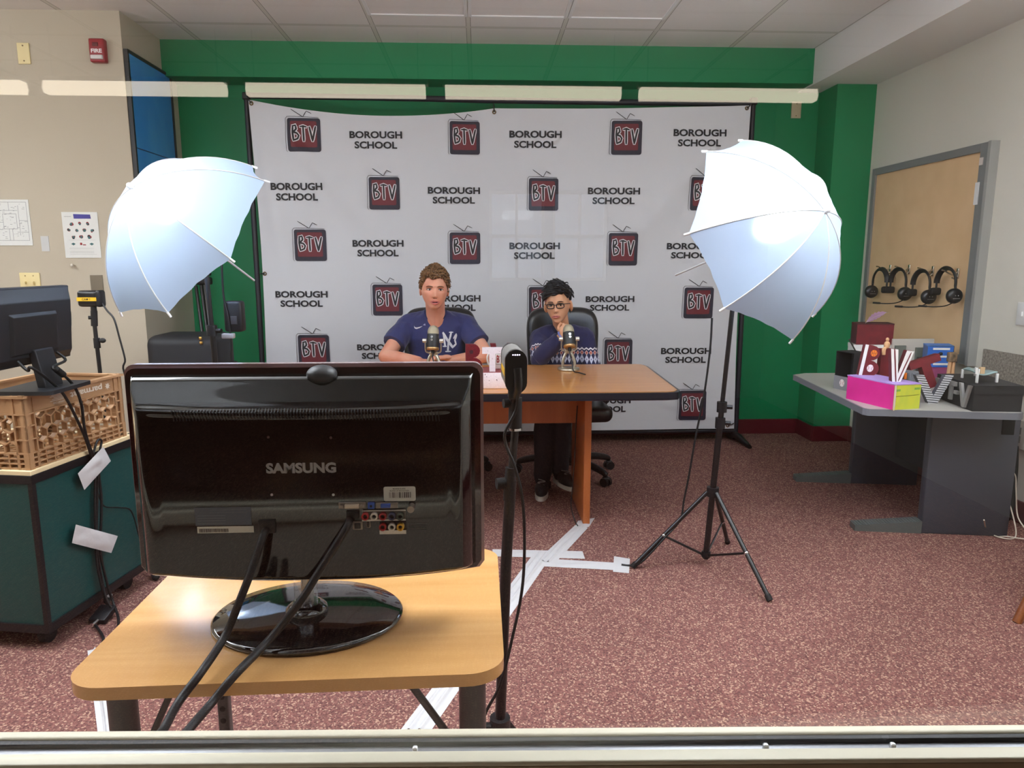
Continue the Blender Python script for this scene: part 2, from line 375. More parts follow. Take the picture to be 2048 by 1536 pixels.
# ---- ceiling fixtures
TRF = mat_emit('added_light_lens', (240, 248, 255), ADDED_LIGHT); TRC = mat_emit('added_corridor_lens', (255, 244, 230), ADDED_LIGHT_FAR); TRD = pm('dim_troffer_lens', (238, 232, 240), 0.6, emit=0.5)
def troffer(x, y, label, m, sx=0.575, sy=1.19, drop=.11, hang=0.0):
    t = thing('ceiling_light', label, 'ceiling light', (x, y, 2.79 - hang), 0, 'ceiling troffers')
    f = MB()
    for a, b, c, d in ((0, sy / 2, sx, 0.02), (0, -sy / 2, sx, 0.02), (sx / 2, 0, 0.02, sy), (-sx / 2, 0, 0.02, sy)): f.box((a, b, -0.003), (c, d, 0.008))
    f.build('frame', WHITE, t, False)
    if hang:
        for a in (-.45, .45): MB().cyl((0, a, 0), (0, a, hang), .003, n=6).build('hanger', WHITE, t, False); MB().rbox((0, 0, -drop / 2), (sx - 0.02, sy - 0.02, drop), min(.02, drop * .45), 2).build('diffuser', m, t, False)
for x, s_ in ((-0.355, 'over the banner side nearer the fire alarm'), (0.245, 'in the middle of three over the table'), (0.845, 'nearest the grey soffit')):
    troffer(x, 3.99, 'dim lavender ceiling light panel ' + s_, TRD, drop=.006)
for x, y, s_ in ((-3.3, 2.9, 'far over the beige wall papers'), (-2.5, 1.6, 'over the green cabinet'), (0.75, 1.8, 'above the tall near camera stand'), (2.1, 1.75, 'above the wooden stool'), (-1.25, 1.8, 'above the gap between cabinet and maple desk')):
    troffer(x, y, 'added bright hanging light out of view, ' + s_, TRF, hang=.48)  # added out of view, hung low to brighten room and ceiling
for x, y, s_ in ((-2.2, -1.0, 'behind the glass over the photographer'), (0.9, -1.6, 'behind the glass beside the daylight windows')):
    troffer(x, y, 'added ceiling light panel, out of view, ' + s_, TRC, drop=.07)  # unseen panels added to brighten the photographer's side
# pendant strips of the corridor, seen mirrored in the glass
LENS = mat_emit('pendant_lens', (255, 240, 214), PENDANT)
ALU = pm('pendant_body', (190, 190, 186), 0.4, 0.5)
PN = ['nearest the corridor end', 'mirrored over the beige wall and blue panel', 'mirrored above the banner corner', 'mirrored above the banner middle', 'mirrored at the corded end of the row']
for i, (x0, x1) in enumerate(((-3.93, -2.88), (-2.74, -1.62), (-1.48, -0.34), (-0.21, 0.94), (1.07, 2.25))):
    t = thing('pendant_light', 'long white strip light hanging behind the glass, ' + PN[i], 'strip light', ((x0 + x1) / 2, 1.336 - 4.9, 2.385), 0, 'hanging strip lights')
    L = x1 - x0
    MB().prism([(-0.05, 0.03), (-0.035, 0.0), (0.035, 0.0), (0.05, 0.03), (0.035, 0.075), (-0.035, 0.075)], -L / 2, L / 2, M=Matrix.Rotation(R(90), 4, 'Y') @ Matrix.Rotation(R(90), 4, 'Z')).build('lens', LENS, t, False)
    MB().rbox((0, 0, 0.088), (L + 0.04, 0.075, 0.03), 0.006).build('housing', ALU, t, False)
    for s_ in (-1, 1): MB().cyl((s_ * L * 0.46, 0, 0.1), (s_ * L * 0.46, 0, 0.405), 0.002, n=6).build('hanger', ALU, t, False)
    if i == 4: MB().tube([(L / 2 - 0.02, 0, 0.1), (L / 2 - 0.03, 0, 0.2), (L / 2 - 0.06, 0, 0.3), (L / 2 - 0.07, 0, 0.405)], 0.011).build('power_cord', WHITE, t, False)
# ---- blue panel on the return wall, wall papers and plates
BLUE = pm('blue_panel', (58, 138, 214), 0.25, noise_=(2.5, (84, 164, 222), (1, 1, 0.5)))
t = thing('display_board', 'tall blue board with thin black frame beside the green wall', 'board', (-2.098, 4.9, 1.2))
MB().box((-2.10, 4.915, 1.94), (0.016, 0.59, 1.26)).build('panel', BLUE, t)
f = MB()
for y in (4.615, 5.215): f.box((-2.097, y, 1.94), (0.026, 0.018, 1.28))
for z in (2.575, 1.31): f.box((-2.097, 4.915, z), (0.026, 0.61, 0.018))
f.build('frame', BLACK, t)
MB().box((-2.0905, 4.915, 2.02), (0.004, 0.58, 0.005)).build('seam', pm('seam_dark', (16, 52, 100), 0.5), t)
MB().box((-2.09, 5.10, 1.98), (0.004, 0.04, 0.03)).build('patch', pm('tan_patch', (170, 140, 90), 0.7), t)
def wall_card(name, label, cat, x0, x1, z0, z1, m, y=4.60, th=0.004, bevel=0.0):
    t = thing(name, label, cat, ((x0 + x1) / 2, y, z0)); MB().box(((x0 + x1) / 2, y - th / 2, (z0 + z1) / 2), (x1 - x0, th, z1 - z0)).build('sheet' if th < 0.005 else 'plate', m, t, bevel=bevel)
    return t
FW = lambda x, z, y=4.60: plane_fn((x, y, z), (1, 0, 0), (0, 0, 1))
t = wall_card('wall_plate', 'blank ivory wall plate high beside the red fire alarm', 'wall plate', -2.715, -2.645, 2.486, 2.604, IVORY, th=0.008, bevel=0.002)
for z in (2.503, 2.588): MB().cyl((-2.68, 4.592, z), (-2.68, 4.589, z), 0.004, n=8).build('screw', pm('screw_brown', (120, 96, 60), 0.4, 0.5), t)
t = thing('fire_alarm', 'red fire alarm strobe marked FIRE high on the beige wall', 'fire alarm', (-2.235, 4.6, 2.49))
MB().rbox((-2.24, 4.58, 2.56), (0.088, 0.044, 0.132), 0.008).build('housing', pm('alarm_red', (150, 34, 44), 0.4), t)
MB().rbox((-2.24, 4.555, 2.52), (0.07, 0.02, 0.024), 0.006).build('strobe_lens', pm('strobe_clear', (210, 205, 205), 0.15), t)
MB().rbox((-2.245, 4.558, 2.592), (0.034, 0.006, 0.022), 0.003).build('horn_grille', pm('alarm_dark', (92, 22, 28), 0.5), t)
MB().text('FIRE', FW(-2.24, 2.545, 4.558), -0.032, 0, 0.062, 0.022, depth=0.001, bold=0.03).build('lettering', WHITEINK, t)
t = wall_card('floor_plan_sheet', 'white sheet with a pale line-drawn floor plan taped to wall', 'paper', -2.98, -2.75, 1.43, 1.705, PAPER)
mb = MB(); fn = FW(-2.98, 1.43, 4.5955); random.seed(3)
for a, b, c, d in ((0.01, .26, .215, .26), (.01, .03, .01, .26), (.215, .03, .215, .26), (.01, .03, .215, .03), (.07, .10, .07, .19), (.07, .19, .15, .19), (.15, .10, .15, .19), (.07, .10, .15, .10), (.165, .06, .165, .24), (.165, .15, .215, .15), (.02, .21, .16, .21), (.1, .03, .1, .1), (.12, .03, .12, .1), (.17, .08, .215, .08), (.02, .14, .07, .14), (.11, .21, .11, .26)):
    mb.stroke([(a, b), (c, d)], 0.0022, fn, step=1, round_=False)
for i in range(60): a = random.uniform(.015, .20); b = random.uniform(.035, .25); mb.stroke([(a, b), (a + random.uniform(.004, .016), b)], 0.0022, fn, step=1, round_=False)
mb.build('drawing', pm('pencil_grey', (140, 140, 142), 0.8), t)
t = wall_card('safety_poster', 'white poster with rows of small red pictures and blue heading', 'poster', -2.56, -2.345, 1.355, 1.632, PAPER)
mb = MB(); fn = FW(-2.56, 1.355, 4.5955); random.seed(5)
mb.poly([(.072, .237), (.175, .237), (.172, .262), (.07, .265)], fn, 1)
for x, y in ((.055, .205), (.105, .205), (.15, .205), (.035, .167), (.082, .167), (.128, .167), (.175, .165), (.06, .127), (.108, .127), (.155, .127)):
    for k in range(5):
        a = random.uniform(0, 6.3); q = random.uniform(0, .006); cx, cy = x + q * math.cos(a), y + q * math.sin(a); r = random.uniform(.006, .010)
        mb.poly([(cx + r * math.cos(i * 1.05), cy + r * math.sin(i * 1.05)) for i in range(6)], fn, (2, 2, 2, 3, 4)[k], 0.0002 * k)
for x in (.055, .165): mb.poly([(x - .014, .085), (x, .075), (x + .014, .085), (x, .092)], fn, 4)
mb.poly([(.095, .078), (.108, .078), (.108, .092), (.095, .092)], fn, 2); mb.poly([(.112, .076), (.13, .076), (.13, .082), (.112, .082)], fn, 2)
for y in (.108, .06, .054, .04, .035, .03, .022): mb.stroke([(.03, y), (.19 if y in (.108, .022) else .175, y)], 0.0012, fn, 5, step=1)
mb.stroke([(.015, .25), (.055, .25)], .004, fn, 5, step=1)
mb.build('print', [PAPER, pm('poster_blue', (76, 72, 150), 0.7), pm('poster_red', (158, 52, 58), 0.7), pm('poster_dark', (60, 40, 46), 0.7), pm('poster_teal', (70, 110, 112), 0.7), pm('poster_grey', (150, 150, 150), 0.7)], t)
t = wall_card('paper_label', 'small blank white label stuck on the beige wall', 'label', -2.70, -2.653, 1.395, 1.487, pm('label_white', (200, 200, 200), 0.7), th=0.003)
t = thing('wall_switch', 'ivory double light switch above the black monitor', 'switch', (-2.79, 4.6, 1.16))
MB().rbox((-2.79, 4.596, 1.205), (0.122, 0.008, 0.118), 0.003).build('plate', IVORY, t)
for x in (-2.814, -2.766): MB().box((x, 4.585, 1.203), (0.009, 0.02, 0.014), M=None).build('toggle', IVORY, t)
for z in (1.165, 1.245):
    for x in (-2.814, -2.766): MB().cyl((x, 4.592, z), (x, 4.589, z), 0.003, n=8).build('screw', pm('screw_brown', (120, 96, 60)), t)
t = wall_card('steel_plate', 'brushed steel wall plate behind the small black camera', 'wall plate', -2.425, -2.35, 1.06, 1.25, pm('brushed_steel', (150, 142, 130), 0.35, 0.8), th=0.006, bevel=0.001)
tag(MB().cyl((-2.515, 4.60, 1.31), (-2.515, 4.575, 1.31), 0.006, n=10).ell((-2.515, 4.572, 1.309), (0.009, 0.006, 0.011)).build('wall_peg', pm('peg_paint', (206, 196, 180), 0.5)), 'small beige peg sticking out of wall under the poster', 'peg')
t = thing('blank_wall_plate', 'beige blank plate on green wall beside the banner', 'wall plate', (2.332, 5.37, 2.37))
MB().rbox((2.332, 5.366, 2.43), (0.072, 0.008, 0.116), 0.002).build('plate', pm('beige_plate', (206, 190, 158), 0.5), t)
for z in (2.388, 2.472): MB().cyl((2.332, 5.362, z), (2.332, 5.359, z), 0.004, n=8).build('screw', pm('screw_brown', (120, 96, 60)), t)
# ---- right wall: framed board, headset hooks, felt strip, switch
SW = lambda y, z, x=2.78: plane_fn((x, y, z), (0, -1, 0), (0, 0, 1))
t = thing('framed_board', 'large tan board in grey frame on the beige wall', 'board', (2.78, 4.42, 0.75))
MB().box((2.768, 4.42, 1.36), (0.02, 1.12, 1.2)).build('panel', pm('tan_fibreboard', (232, 196, 152), 0.7, noise_=(6, (224, 187, 142), (1, 1, 1))), t)
f = MB(); GF = pm('grey_frame_paint', (128, 130, 130), 0.45)
f.box((2.762, 4.4425, 1.945), (0.036, 1.045, 0.045)); f.box((2.762, 4.985, 1.361), (0.036, 0.04, 1.213)); f.box((2.762, 3.882, 1.361), (0.036, 0.075, 1.213)); f.box((2.762, 4.4425, 0.78), (0.036, 1.045, 0.05))
f.build('frame', GF, t, bevel=0.002)
MB().box((2.755, 3.832, 1.36), (0.05, 0.022, 1.215)).build('edge_strip', pm('light_grey_strip', (160, 160, 156), 0.45), t)
MB().box((2.742, 3.912, 1.70), (0.004, 0.03, 0.12)).build('latch_plate', WHITE, t)
MB().box((2.742, 3.90, 1.87), (0.004, 0.028, 0.04)).build('sticker', pm('sticker_pale', (226, 214, 206)), t)
t = thing('felt_strip', 'speckled grey felt strip on wall above the black shoebox', 'pinboard', (2.78, 3.5, 0.66))
FELT = pm('speckled_felt', (168, 160, 148), 0.95, noise_=(90, (120, 112, 104)), bump=(200, 0.4))
MB().box((2.774, 3.42, 0.755), (0.012, 0.68, 0.205)).build('strip', FELT, t)
t = thing('outlet_cover', 'white switch plate on the wall near the framed board', 'switch', (2.78, 3.52, 1.0))
MB().rbox((2.776, 3.515, 1.066), (0.008, 0.078, 0.118), 0.003).build('plate', pm('white_plate', (236, 236, 234), 0.4), t)
MB().box((2.77, 3.515, 1.066), (0.012, 0.01, 0.024)).build('toggle', WHITE, t)
t = thing('wall_outlet', 'pale grey wall outlet low behind the grey desk end', 'outlet', (2.78, 3.42, 0.38))
MB().rbox((2.772, 3.43, 0.455), (0.018, 0.085, 0.15), 0.004).build('plate', pm('outlet_grey', (190, 182, 172), 0.5), t)
MB().box((2.762, 3.43, 0.475), (0.004, 0.03, 0.035)).box((2.762, 3.43, 0.43), (0.004, 0.03, 0.035)).build('socket', pm('outlet_dark', (110, 104, 98)), t)
HS = ((4.70, 1.287, 'nearest the room corner'), (4.487, 1.288, 'second from the room corner'), (4.245, 1.28, 'third from the room corner'), (4.015, 1.268, 'nearest the latch side of the board'))
hk = None
for i, (y, z, s_) in enumerate(HS):
    lab = 'silver coat hook on the tan board, ' + s_
    if hk is None:
        hk = thing('coat_hook', lab, 'hook', (2.758, y, z), 0, 'hooks on the tan board'); H = pm('hook_nickel', (186, 176, 160), 0.25, 0.9)
        MB().rbox((-0.004, 0, -0.005), (0.008, 0.02, 0.06), 0.003).build('plate', H, hk, False)
        MB().tube([(-0.005, 0, 0.005), (-0.03, 0, -0.012), (-0.055, 0, -0.004), (-0.085, 0, 0.012), (-0.10, 0, 0.014)], [0.005, 0.004], 8).build('arm', H, hk, False)
        MB().tube([(-0.005, 0, -0.02), (-0.02, 0, -0.034), (-0.036, 0, -0.028)], [0.005, 0.004], 8).build('lower_arm', H, hk, False)
    else: dup(hk, (2.758, y, z), 0, lab)
# ================================================================ banner, its stand, umbrella lights
BX0, BX1, BZ0, BZ1, BY = -1.528, 1.888, 0.108, 2.398, 5.075
def ripple(x, z):
    f = 0.010 * math.sin(2.3 * x + 1.7 * z + 0.6) + 0.006 * math.sin(1.1 * x - 4.1 * z) + 0.004 * math.sin(7 * x + 2 * z)
    for (ax, az, bx, bz, wd, am) in ((-1.5, 2.38, -0.2, 1.0, 0.10, 0.022), (-1.5, 2.38, -1.25, 0.3, 0.07, 0.012), (0.11, 2.37, -1.0, 2.1, 0.06, 0.014), (0.11, 2.37, 0.9, 0.9, 0.12, 0.012), (1.86, 2.38, 0.6, 0.95, 0.11, 0.024), (1.86, 2.38, 1.4, 0.3, 0.09, 0.014), (1.83, 0.14, 0.7, 0.6, 0.09, 0.014)):
        dx, dz = bx - ax, bz - az; L = math.hypot(dx, dz); t = ((x - ax) * dx + (z - az) * dz) / L / L; p = abs((x - ax) * dz - (z - az) * dx) / L
        q = max(0.0, min(1.0, 1.15 - t)) * max(0.0, min(1.0, t * 3 + 0.05))
        f += am * q * math.exp(-(p / (wd * (0.35 + 0.8 * max(t, 0)))) ** 2)
    return f
def ztop(x):
    if x < 0.112:
        u = (x - BX0) / (0.112 - BX0); return BZ1 - 0.035 * u - 0.075 * (4 * u * (1 - u)) ** 1.0
    u = (x - 0.112) / (BX1 - 0.112); return BZ1 - 0.035 * (1 - u) - 0.01 * 4 * u * (1 - u)
def bfn(x, z, d=0.0): return Vector((x, BY - ripple(x, z) - d, z))
def pxf(px, py):
    p = aty(px, py, BY - 0.01); return p.x, p.z
FAB = pm('banner_vinyl', (216, 217, 222), 0.55)
ban = thing('banner', 'white step-and-repeat banner printed with televisions and BOROUGH SCHOOL', 'banner', (0.18, BY, BZ0))
def bs(u, v):
    x = BX0 + (BX1 - BX0) * u + 0.02 * math.sin(v * 3.1) * (1 if u < 0.5 else -1) * abs(2 * u - 1) ** 4
    zt = ztop(BX0 + (BX1 - BX0) * u); z = BZ0 + (zt - BZ0) * v; return bfn(x, z)
MB().grid(bs, 220, 160).build('fabric', FAB, ban)
TVD = pm('print_navy', (44, 42, 56), 0.6); TVS = pm('print_maroon', (112, 40, 48), 0.6)
def tv_logo(x0, y0, x1, y1):
    ax, az = pxf(x0, y1); bx, bz = pxf(x1, y0); W, H = bx - ax, bz - az
    g = lambda u, v, d=0.0: bfn(ax + W * u, az + H * v, d)
    m = MB()
    def fill(poly, mat, off, k=9):
        poly = dense(poly, .06)
        c = (sum(p[0] for p in poly) / len(poly), sum(p[1] for p in poly) / len(poly)); n = len(poly)
        V = [g(c[0], c[1], off)] + [g(c[0] + (p[0] - c[0]) * j / k, c[1] + (p[1] - c[1]) * j / k, off) for j in range(1, k + 1) for p in poly]
        F = [(0, 1 + i, 1 + (i + 1) % n) for i in range(n)] + [(1 + j * n + i, 1 + (j + 1) * n + i, 1 + (j + 1) * n + (i + 1) % n, 1 + j * n + (i + 1) % n) for j in range(k - 1) for i in range(n)]
        m.add(V, F, mat)
    m.stroke([(0.02, 0.0), (-0.01, 0.05), (0.0, 0.94), (0.05, 1.0), (0.5, 0.995), (0.95, 0.975)], 0.012, g, 0, 0.005, step=.05)
    fill(rrect(0.045, 0.0, 0.99, 0.955, 0.07), 1, 0.005); fill(rrect(0.13, 0.13, 0.88, 0.87, 0.04), 2, 0.0058)
    L = ([(.20, .73), (.19, .55), (.215, .33)], [(.19, .735), (.28, .75), (.295, .65), (.21, .555)], [(.21, .555), (.31, .53), (.365, .46), (.33, .37), (.215, .32)], [(.415, .715), (.50, .73), (.585, .705)], [(.495, .72), (.505, .31)], [(.675, .705), (.755, .315)], [(.755, .315), (.85, .715)])
    for s_ in L: m.stroke(s_, 0.105, g, 3, 0.0064, step=0.05)
    for s_ in L: m.stroke(s_, 0.055, g, 0, 0.007, step=0.05)
    for s_ in ([(.50, .99), (.17, 1.20)], [(.50, .99), (.605, 1.155), (.74, 1.09)]): m.stroke(s_, 0.02, g, 0, 0.005, step=0.05)
    m.build('tv_logo', [INK, TVD, TVS, WHITEINK], ban)
for b in ((575, 234, 641, 304), (897, 239, 960, 308), (1220, 238, 1286, 309), (736, 351, 799, 419), (1055, 353, 1118, 421), (1376, 352, 1440, 421), (587, 456, 652, 522), (897, 462, 961, 528), (1214, 463, 1277, 531), (744, 566, 805, 631), (1055, 571, 1117, 636), (1365, 572, 1429, 637), (595, 667, 658, 733), (1206, 676, 1267, 741), (1355, 779, 1415, 841)):
    tv_logo(*b)
def school_name(x0, y0, x1, y1):
    ax, az = pxf(x0, y1); bx, bz = pxf(x1, y0); W, H = bx - ax, bz - az
    m = MB(); m.text('BOROUGH', lambda u, v, d=0.0: bfn(u, v, d), ax, az + H * 0.585, W, H * 0.415, bold=0.035, off=0.005)
    m.text('SCHOOL', lambda u, v, d=0.0: bfn(u, v, d), ax + W * 0.09, az, W * 0.81, H * 0.415, bold=0.035, off=0.005); m.build('school_name', INK, ban)
for b in ((700, 263, 804, 297), (1019, 261, 1124, 295), (1346, 259, 1453, 293), (543, 366, 645, 401), (856, 374, 960, 407), (1176, 375, 1281, 408), (706, 480, 807, 513), (1019, 485, 1120, 518), (1333, 486, 1437, 517), (551, 582, 655, 614), (862, 590, 961, 622), (1171, 592, 1270, 622), (715, 688, 812, 718), (1323, 696, 1424, 727), (1164, 795, 1262, 825)):
    school_name(*b)
gr = pm('grommet_brass', (110, 84, 48), 0.4, 0.8)
for x, z, tx, tz in ((BX0 + .02, BZ1 - .025, -.03, .05), (0.112, BZ1 - .06, -.004, .06), (BX1 - .03, BZ1 - .02, .035, .03), (BX0 + .035, 1.25, -.035, 0), (BX1 - .05, BZ0 + .025, .06, .02)):
    p = bfn(x, z, 0.003); q = MB().tube([p + Vector((0.011 * math.cos(a * .785), 0, 0.011 * math.sin(a * .785))) for a in range(8)], 0.004, 6, closed=True, curve=False); g_ = q.build('grommet', gr, ban)
    MB().tube([p, p + Vector((tx * .5, -.008, tz * .5)), p + Vector((tx, .02, tz))], 0.004, 6).build('tie', BLACK, g_)
st = thing('banner_stand', 'black tube frame holding up the white banner', 'banner stand', (0.18, 5.11, 0))
TB = pm('dark_tube', (38, 38, 46), 0.45)
MB().tube([(-1.56, 5.115, 2.435), (-0.6, 5.115, 2.43), (0.3, 5.115, 2.42), (1.92, 5.115, 2.415)], 0.02, 12).build('top_bar', TB, st)
for x in (-1.555, 1.915):
    MB().cyl((x, 5.115, 0.02), (x, 5.115, 2.44), 0.018, n=12).build('upright', TB, st)
    s_ = 1 if x > 0 else -1
    MB().rbox((x, 5.115, 2.43), (0.05, 0.05, 0.05), 0.01).build('corner_joint', BLACK, st)
    MB().tube([(x, 5.25, 0.012), (x, 5.11, 0.05), (x + .015 * s_, 5.0, 0.035), (x + .03 * s_, 4.90, 0.012)], [0.02, 0.026, 0.014], 10, flat=1.6).build('foot', BLACK, st)
MB().cyl((-1.55, 5.115, 0.085), (1.91, 5.115, 0.085), 0.016, n=10).build('bottom_bar', TB, st)

NYL = mat_canopy(); RIBM = pm('rib_white', (206, 206, 206), 0.35, 0.2); BULBM = mat_emit('lamp_bulb', (236, 244, 255), BULB)
def umbrella(label, tip, ax, h, r, th0, sgn, over, sL, group='photo umbrellas'):
    P = Vector(tip); a = Vector(ax).normalized(); u = a.cross(Vector((0, 0, 1))).normalized(); v = u.cross(a)
    t = thing('photo_umbrella', label, 'umbrella', tuple(P - a * 0.36), 0, group); E = []
    for k in range(8):
        g = th0 + k * math.pi / 4; e = P - a * h + (u * math.cos(g) + v * math.sin(g)) * r
        if k in over:
            d = _ray(*over[k]).normalized(); e = CAM + d * (e - CAM).dot(d)
        E.append(e)
    A = R(62)
    def rib(k, s_):
        rel = E[k % 8] - P; hk = -rel.dot(a); rad = rel + a * hk; q = s_ * A
        return P + rad * (math.sin(q) / math.sin(A)) - a * (hk * (1 - math.cos(q)) / (1 - math.cos(A)))
    m = MB()
    for k in range(8):
        def fn(s_, w_, k=k):
            p = rib(k, s_).lerp(rib(k + 1, s_), w_); b = 4 * w_ * (1 - w_)
            c = P - a * 0.12
            return p + (c - p) * 0.035 * b * s_ + a * (0.0025 * b * s_ * math.sin(9 * s_ + 23 * w_ + k))
        m.grid(lambda x, y, fn=fn: fn(0.03 + 0.97 * y, x), 10, 16)
    m.build('canopy', NYL, t)
    for k in range(8):
        pts = [rib(k, 0.02 + 0.98 * i / 14) for i in range(15)]; d = (pts[-1] - pts[-2]).normalized()
        rb = MB().tube(pts, 0.0026, 6, curve=False).build('rib', RIBM, t)
        MB().tube([pts[-1] - d * 0.004, pts[-1] + d * 0.018], 0.0045, 8, curve=False).build('rib_tip', WHITE, rb)
        MB().tube([P - a * 0.26, rib(k, 0.5)], 0.0018, 6, curve=False).build('stretcher', RIBM, rb)
    MB().cyl(P - a * sL, P + a * 0.012, 0.0045, n=10).build('shaft', RIBM, t)
    MB().cyl(P - a * 0.015, P + a * 0.008, 0.011, n=12).ell(P + a * 0.012, (0.011, 0.011, 0.011), 12, 8).build('ferrule', WHITE, t)
    MB().cyl(P - a * 0.275, P - a * 0.24, 0.010, n=10).build('runner', BLACK, t)
    return P, a
def light_stand(label, base, top, feet, zc, collars, lamp, lift, group='light stands'):
    """lamp = (tip, axis) of the umbrella it carries"""
    b = Vector((base[0], base[1], 0)); tp = Vector(top); at = lambda z: b.lerp(tp, z / tp.z)
    t = thing('light_stand', label, 'light stand', (b.x, b.y, 0), 0, group)
    MB().cyl(at(0.03), at(collars[1]), 0.0135, n=14).build('lower_pole', BLACKM, t)
    MB().cyl(at(collars[1]), at(collars[0]), 0.0115, n=14).build('middle_pole', BLACKM, t)
    MB().cyl(at(collars[0]), tp, 0.0095, n=14).build('upper_pole', BLACKM, t)
    for z in collars:
        c = at(z); cl = MB().cyl(c - Vector((0, 0, .022)), c + Vector((0, 0, .022)), 0.021, n=14).build('collar', BLACK, t)
        MB().cyl(c + Vector((.02, -.004, 0)), c + Vector((.042, -.01, 0)), 0.009, n=10).build('knob', BLACK, cl)
    c = at(zc); MB().cyl(c - Vector((0, 0, .02)), c + Vector((0, 0, .02)), 0.026, n=14).build('leg_collar', BLACK, t)
    lo = at(0.05); MB().cyl(lo - Vector((0, 0, .012)), lo + Vector((0, 0, .012)), 0.02, n=12).build('brace_collar', BLACK, t)
    for fx, fy in feet:
        f = Vector((fx, fy, 0.008)); d = (Vector((fx, fy, 0)) - b); d.z = 0; d.normalize(); s0 = c + d * 0.024
        lg = MB().tube([s0, f], 0.0095, 10, curve=False).build('leg', BLACKM, t)
        MB().tube([s0.lerp(f, 0.95), f], 0.0125, 10, curve=False).build('rubber_foot', RUBBER, lg)
        mid = s0.lerp(f, 0.58); MB().tube([lo + d * 0.018, mid], 0.006, 8, curve=False, flat=0.6).build('brace', BLACKM, t)
        MB().ell(mid, (0.011, 0.011, 0.011), 10, 6).build('rivet', CHROME, lg)
    P, a = lamp
    MB().rbox((0, 0, 0.02), (0.035, 0.035, 0.115), 0.008, M=Matrix.Translation(tp)).build('tilt_bracket', BLACK, t)
    u = a.cross(Vector((0, 0, 1))).normalized(); w_ = u.cross(a); hc = tp + w_ * -0.0 + u * 0.0 + Vector((0, 0, lift)) + a * 0.05
    M = Matrix.Translation(hc) @ a.to_track_quat('Z', 'Y').to_matrix().to_4x4()
    hd = MB().lathe([(0.02, -0.09), (0.036, -0.08), (0.038, 0.02), (0.05, 0.05)], n=20, M=M).build('lamp_head', BLACK, t)
    MB().lathe([(0.0, 0.055), (0.022, 0.06), (0.03, 0.085), (0.03, 0.115), (0.022, 0.135), (0.0, 0.142)], n=16, M=M).build('bulb', BULBM, hd)
    return t
UR = umbrella('white photo umbrella lit from inside, in front of the green corner wall', (1.232, 2.542, 1.504), (.542, -.771, .333), .257, .402, .8512, -1, {0: (1413, 303), 7: (1378, 467), 6: (1448, 617), 5: (1585, 680), 4: (1630, 628), 2: (1572, 345)}, .70)
UL = umbrella('white photo umbrella lit from inside, in front of the blue board', (-1.285, 2.785, 1.598), (-.519, -.624, .585), .262, .401, 5.0164, -1, {0: (240, 625), 7: (336, 626), 6: (461, 518), 5: (530, 362), 4: (506, 333)}, .60)
light_stand('black tripod light stand on open carpet beside the table', (0.995, 2.94), (1.037, 2.84, 1.372), ((1.138, 2.571), (.663, 2.91), (1.175, 3.163)), 0.345, (0.725, 0.655), UR, 0.045)
ls = light_stand('black light stand rising behind the large monitor, ballast tied to it', (-1.10, 3.05), (-1.116, 2.99, 1.40), ((-0.86, 2.76), (-1.40, 2.93), (-1.0, 3.36)), 0.345, (1.045, 0.655), UL, 0.06)
ba = MB().rbox((-1.035, 3.065, 1.10), (0.075, 0.06, 0.13), 0.012).build('ballast', BLACK, ls)
MB().rbox((-1.03, 3.033, 1.085), (0.028, 0.004, 0.035), 0.002).build('ballast_label', pm('label_dark', (60, 58, 60)), ba)
MB().rbox((-1.055, 3.03, 1.02), (0.05, 0.03, 0.022), 0.005, M=None).build('power_connector', pm('connector_grey', (170, 172, 176), 0.4), ls)
# cords of the two lamps
tag(MB().tube([aty(443, 520, 3.02), aty(447, 590, 3.03), aty(457, 640, 3.03), aty(463, 690, 3.03), aty(466, 735, 3.03), (-1.0, 3.05, 0.5), (-0.98, 3.0, 0.01), (-0.7, 3.0, 0.006)], 0.0045, 8).build('power_cord', CORD), 'black power cord hanging beside the ballast on the light stand', 'cord')
tag(MB().tube([aty(1424, 636, 2.93), aty(1420, 700, 2.93), aty(1408, 790, 2.93), aty(1392, 870, 2.93), aty(1378, 950, 2.93), aty(1368, 1000, 2.93), aty(1360, 1040, 2.92), aty(1330, 1075, 2.90), (0.70, 2.905, 0.03), (0.655, 2.93, 0.006), (0.62, 2.94, 0.006)], 0.0045, 8).build('power_cord', CORD), 'black power cord looping down to the tripod foot by the table', 'cord')

# ================================================================ conference table, chairs, microphones
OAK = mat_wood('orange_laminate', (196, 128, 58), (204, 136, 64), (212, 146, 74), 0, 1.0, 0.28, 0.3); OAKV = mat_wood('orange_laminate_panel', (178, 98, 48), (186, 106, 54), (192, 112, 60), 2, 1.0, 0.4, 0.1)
tb = thing('conference_table', 'orange wood conference table with thick black edge', 'table', (0.02, 3.62, 0))
def tpoly(g):
    return [(-0.93 + g, 3.20), (-0.88, 3.155 + g), (0.86, 3.155 + g), (0.91 - g, 3.17 + g), (0.932 - g, 3.22), (0.966 - g, 4.0), (0.955 - g, 4.06), (0.91, 4.09 - g), (-0.87, 4.09 - g), (-0.92 + g, 4.05)]
MB().prism(tpoly(0.0), 0.703, 0.738).build('edge_band', pm('black_edge_band', (22, 22, 34), 0.3), tb, bevel=0.012, seg=3)
MB().prism(tpoly(0.014), 0.70, 0.7405).build('tabletop', OAK, tb)
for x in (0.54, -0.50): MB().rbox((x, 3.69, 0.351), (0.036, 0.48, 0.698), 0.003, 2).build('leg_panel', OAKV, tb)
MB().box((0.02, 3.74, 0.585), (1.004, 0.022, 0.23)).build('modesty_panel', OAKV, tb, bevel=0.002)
LEATHER = pm('black_leather', (30, 30, 33), 0.32, spec=0.6, bump=(140, 0.12))
XZ = Matrix(((1, 0, 0, 0), (0, 0, -1, 0), (0, 1, 0, 0), (0, 0, 0, 1)))      # polygon x, y -> x, z; extrusion runs towards -y
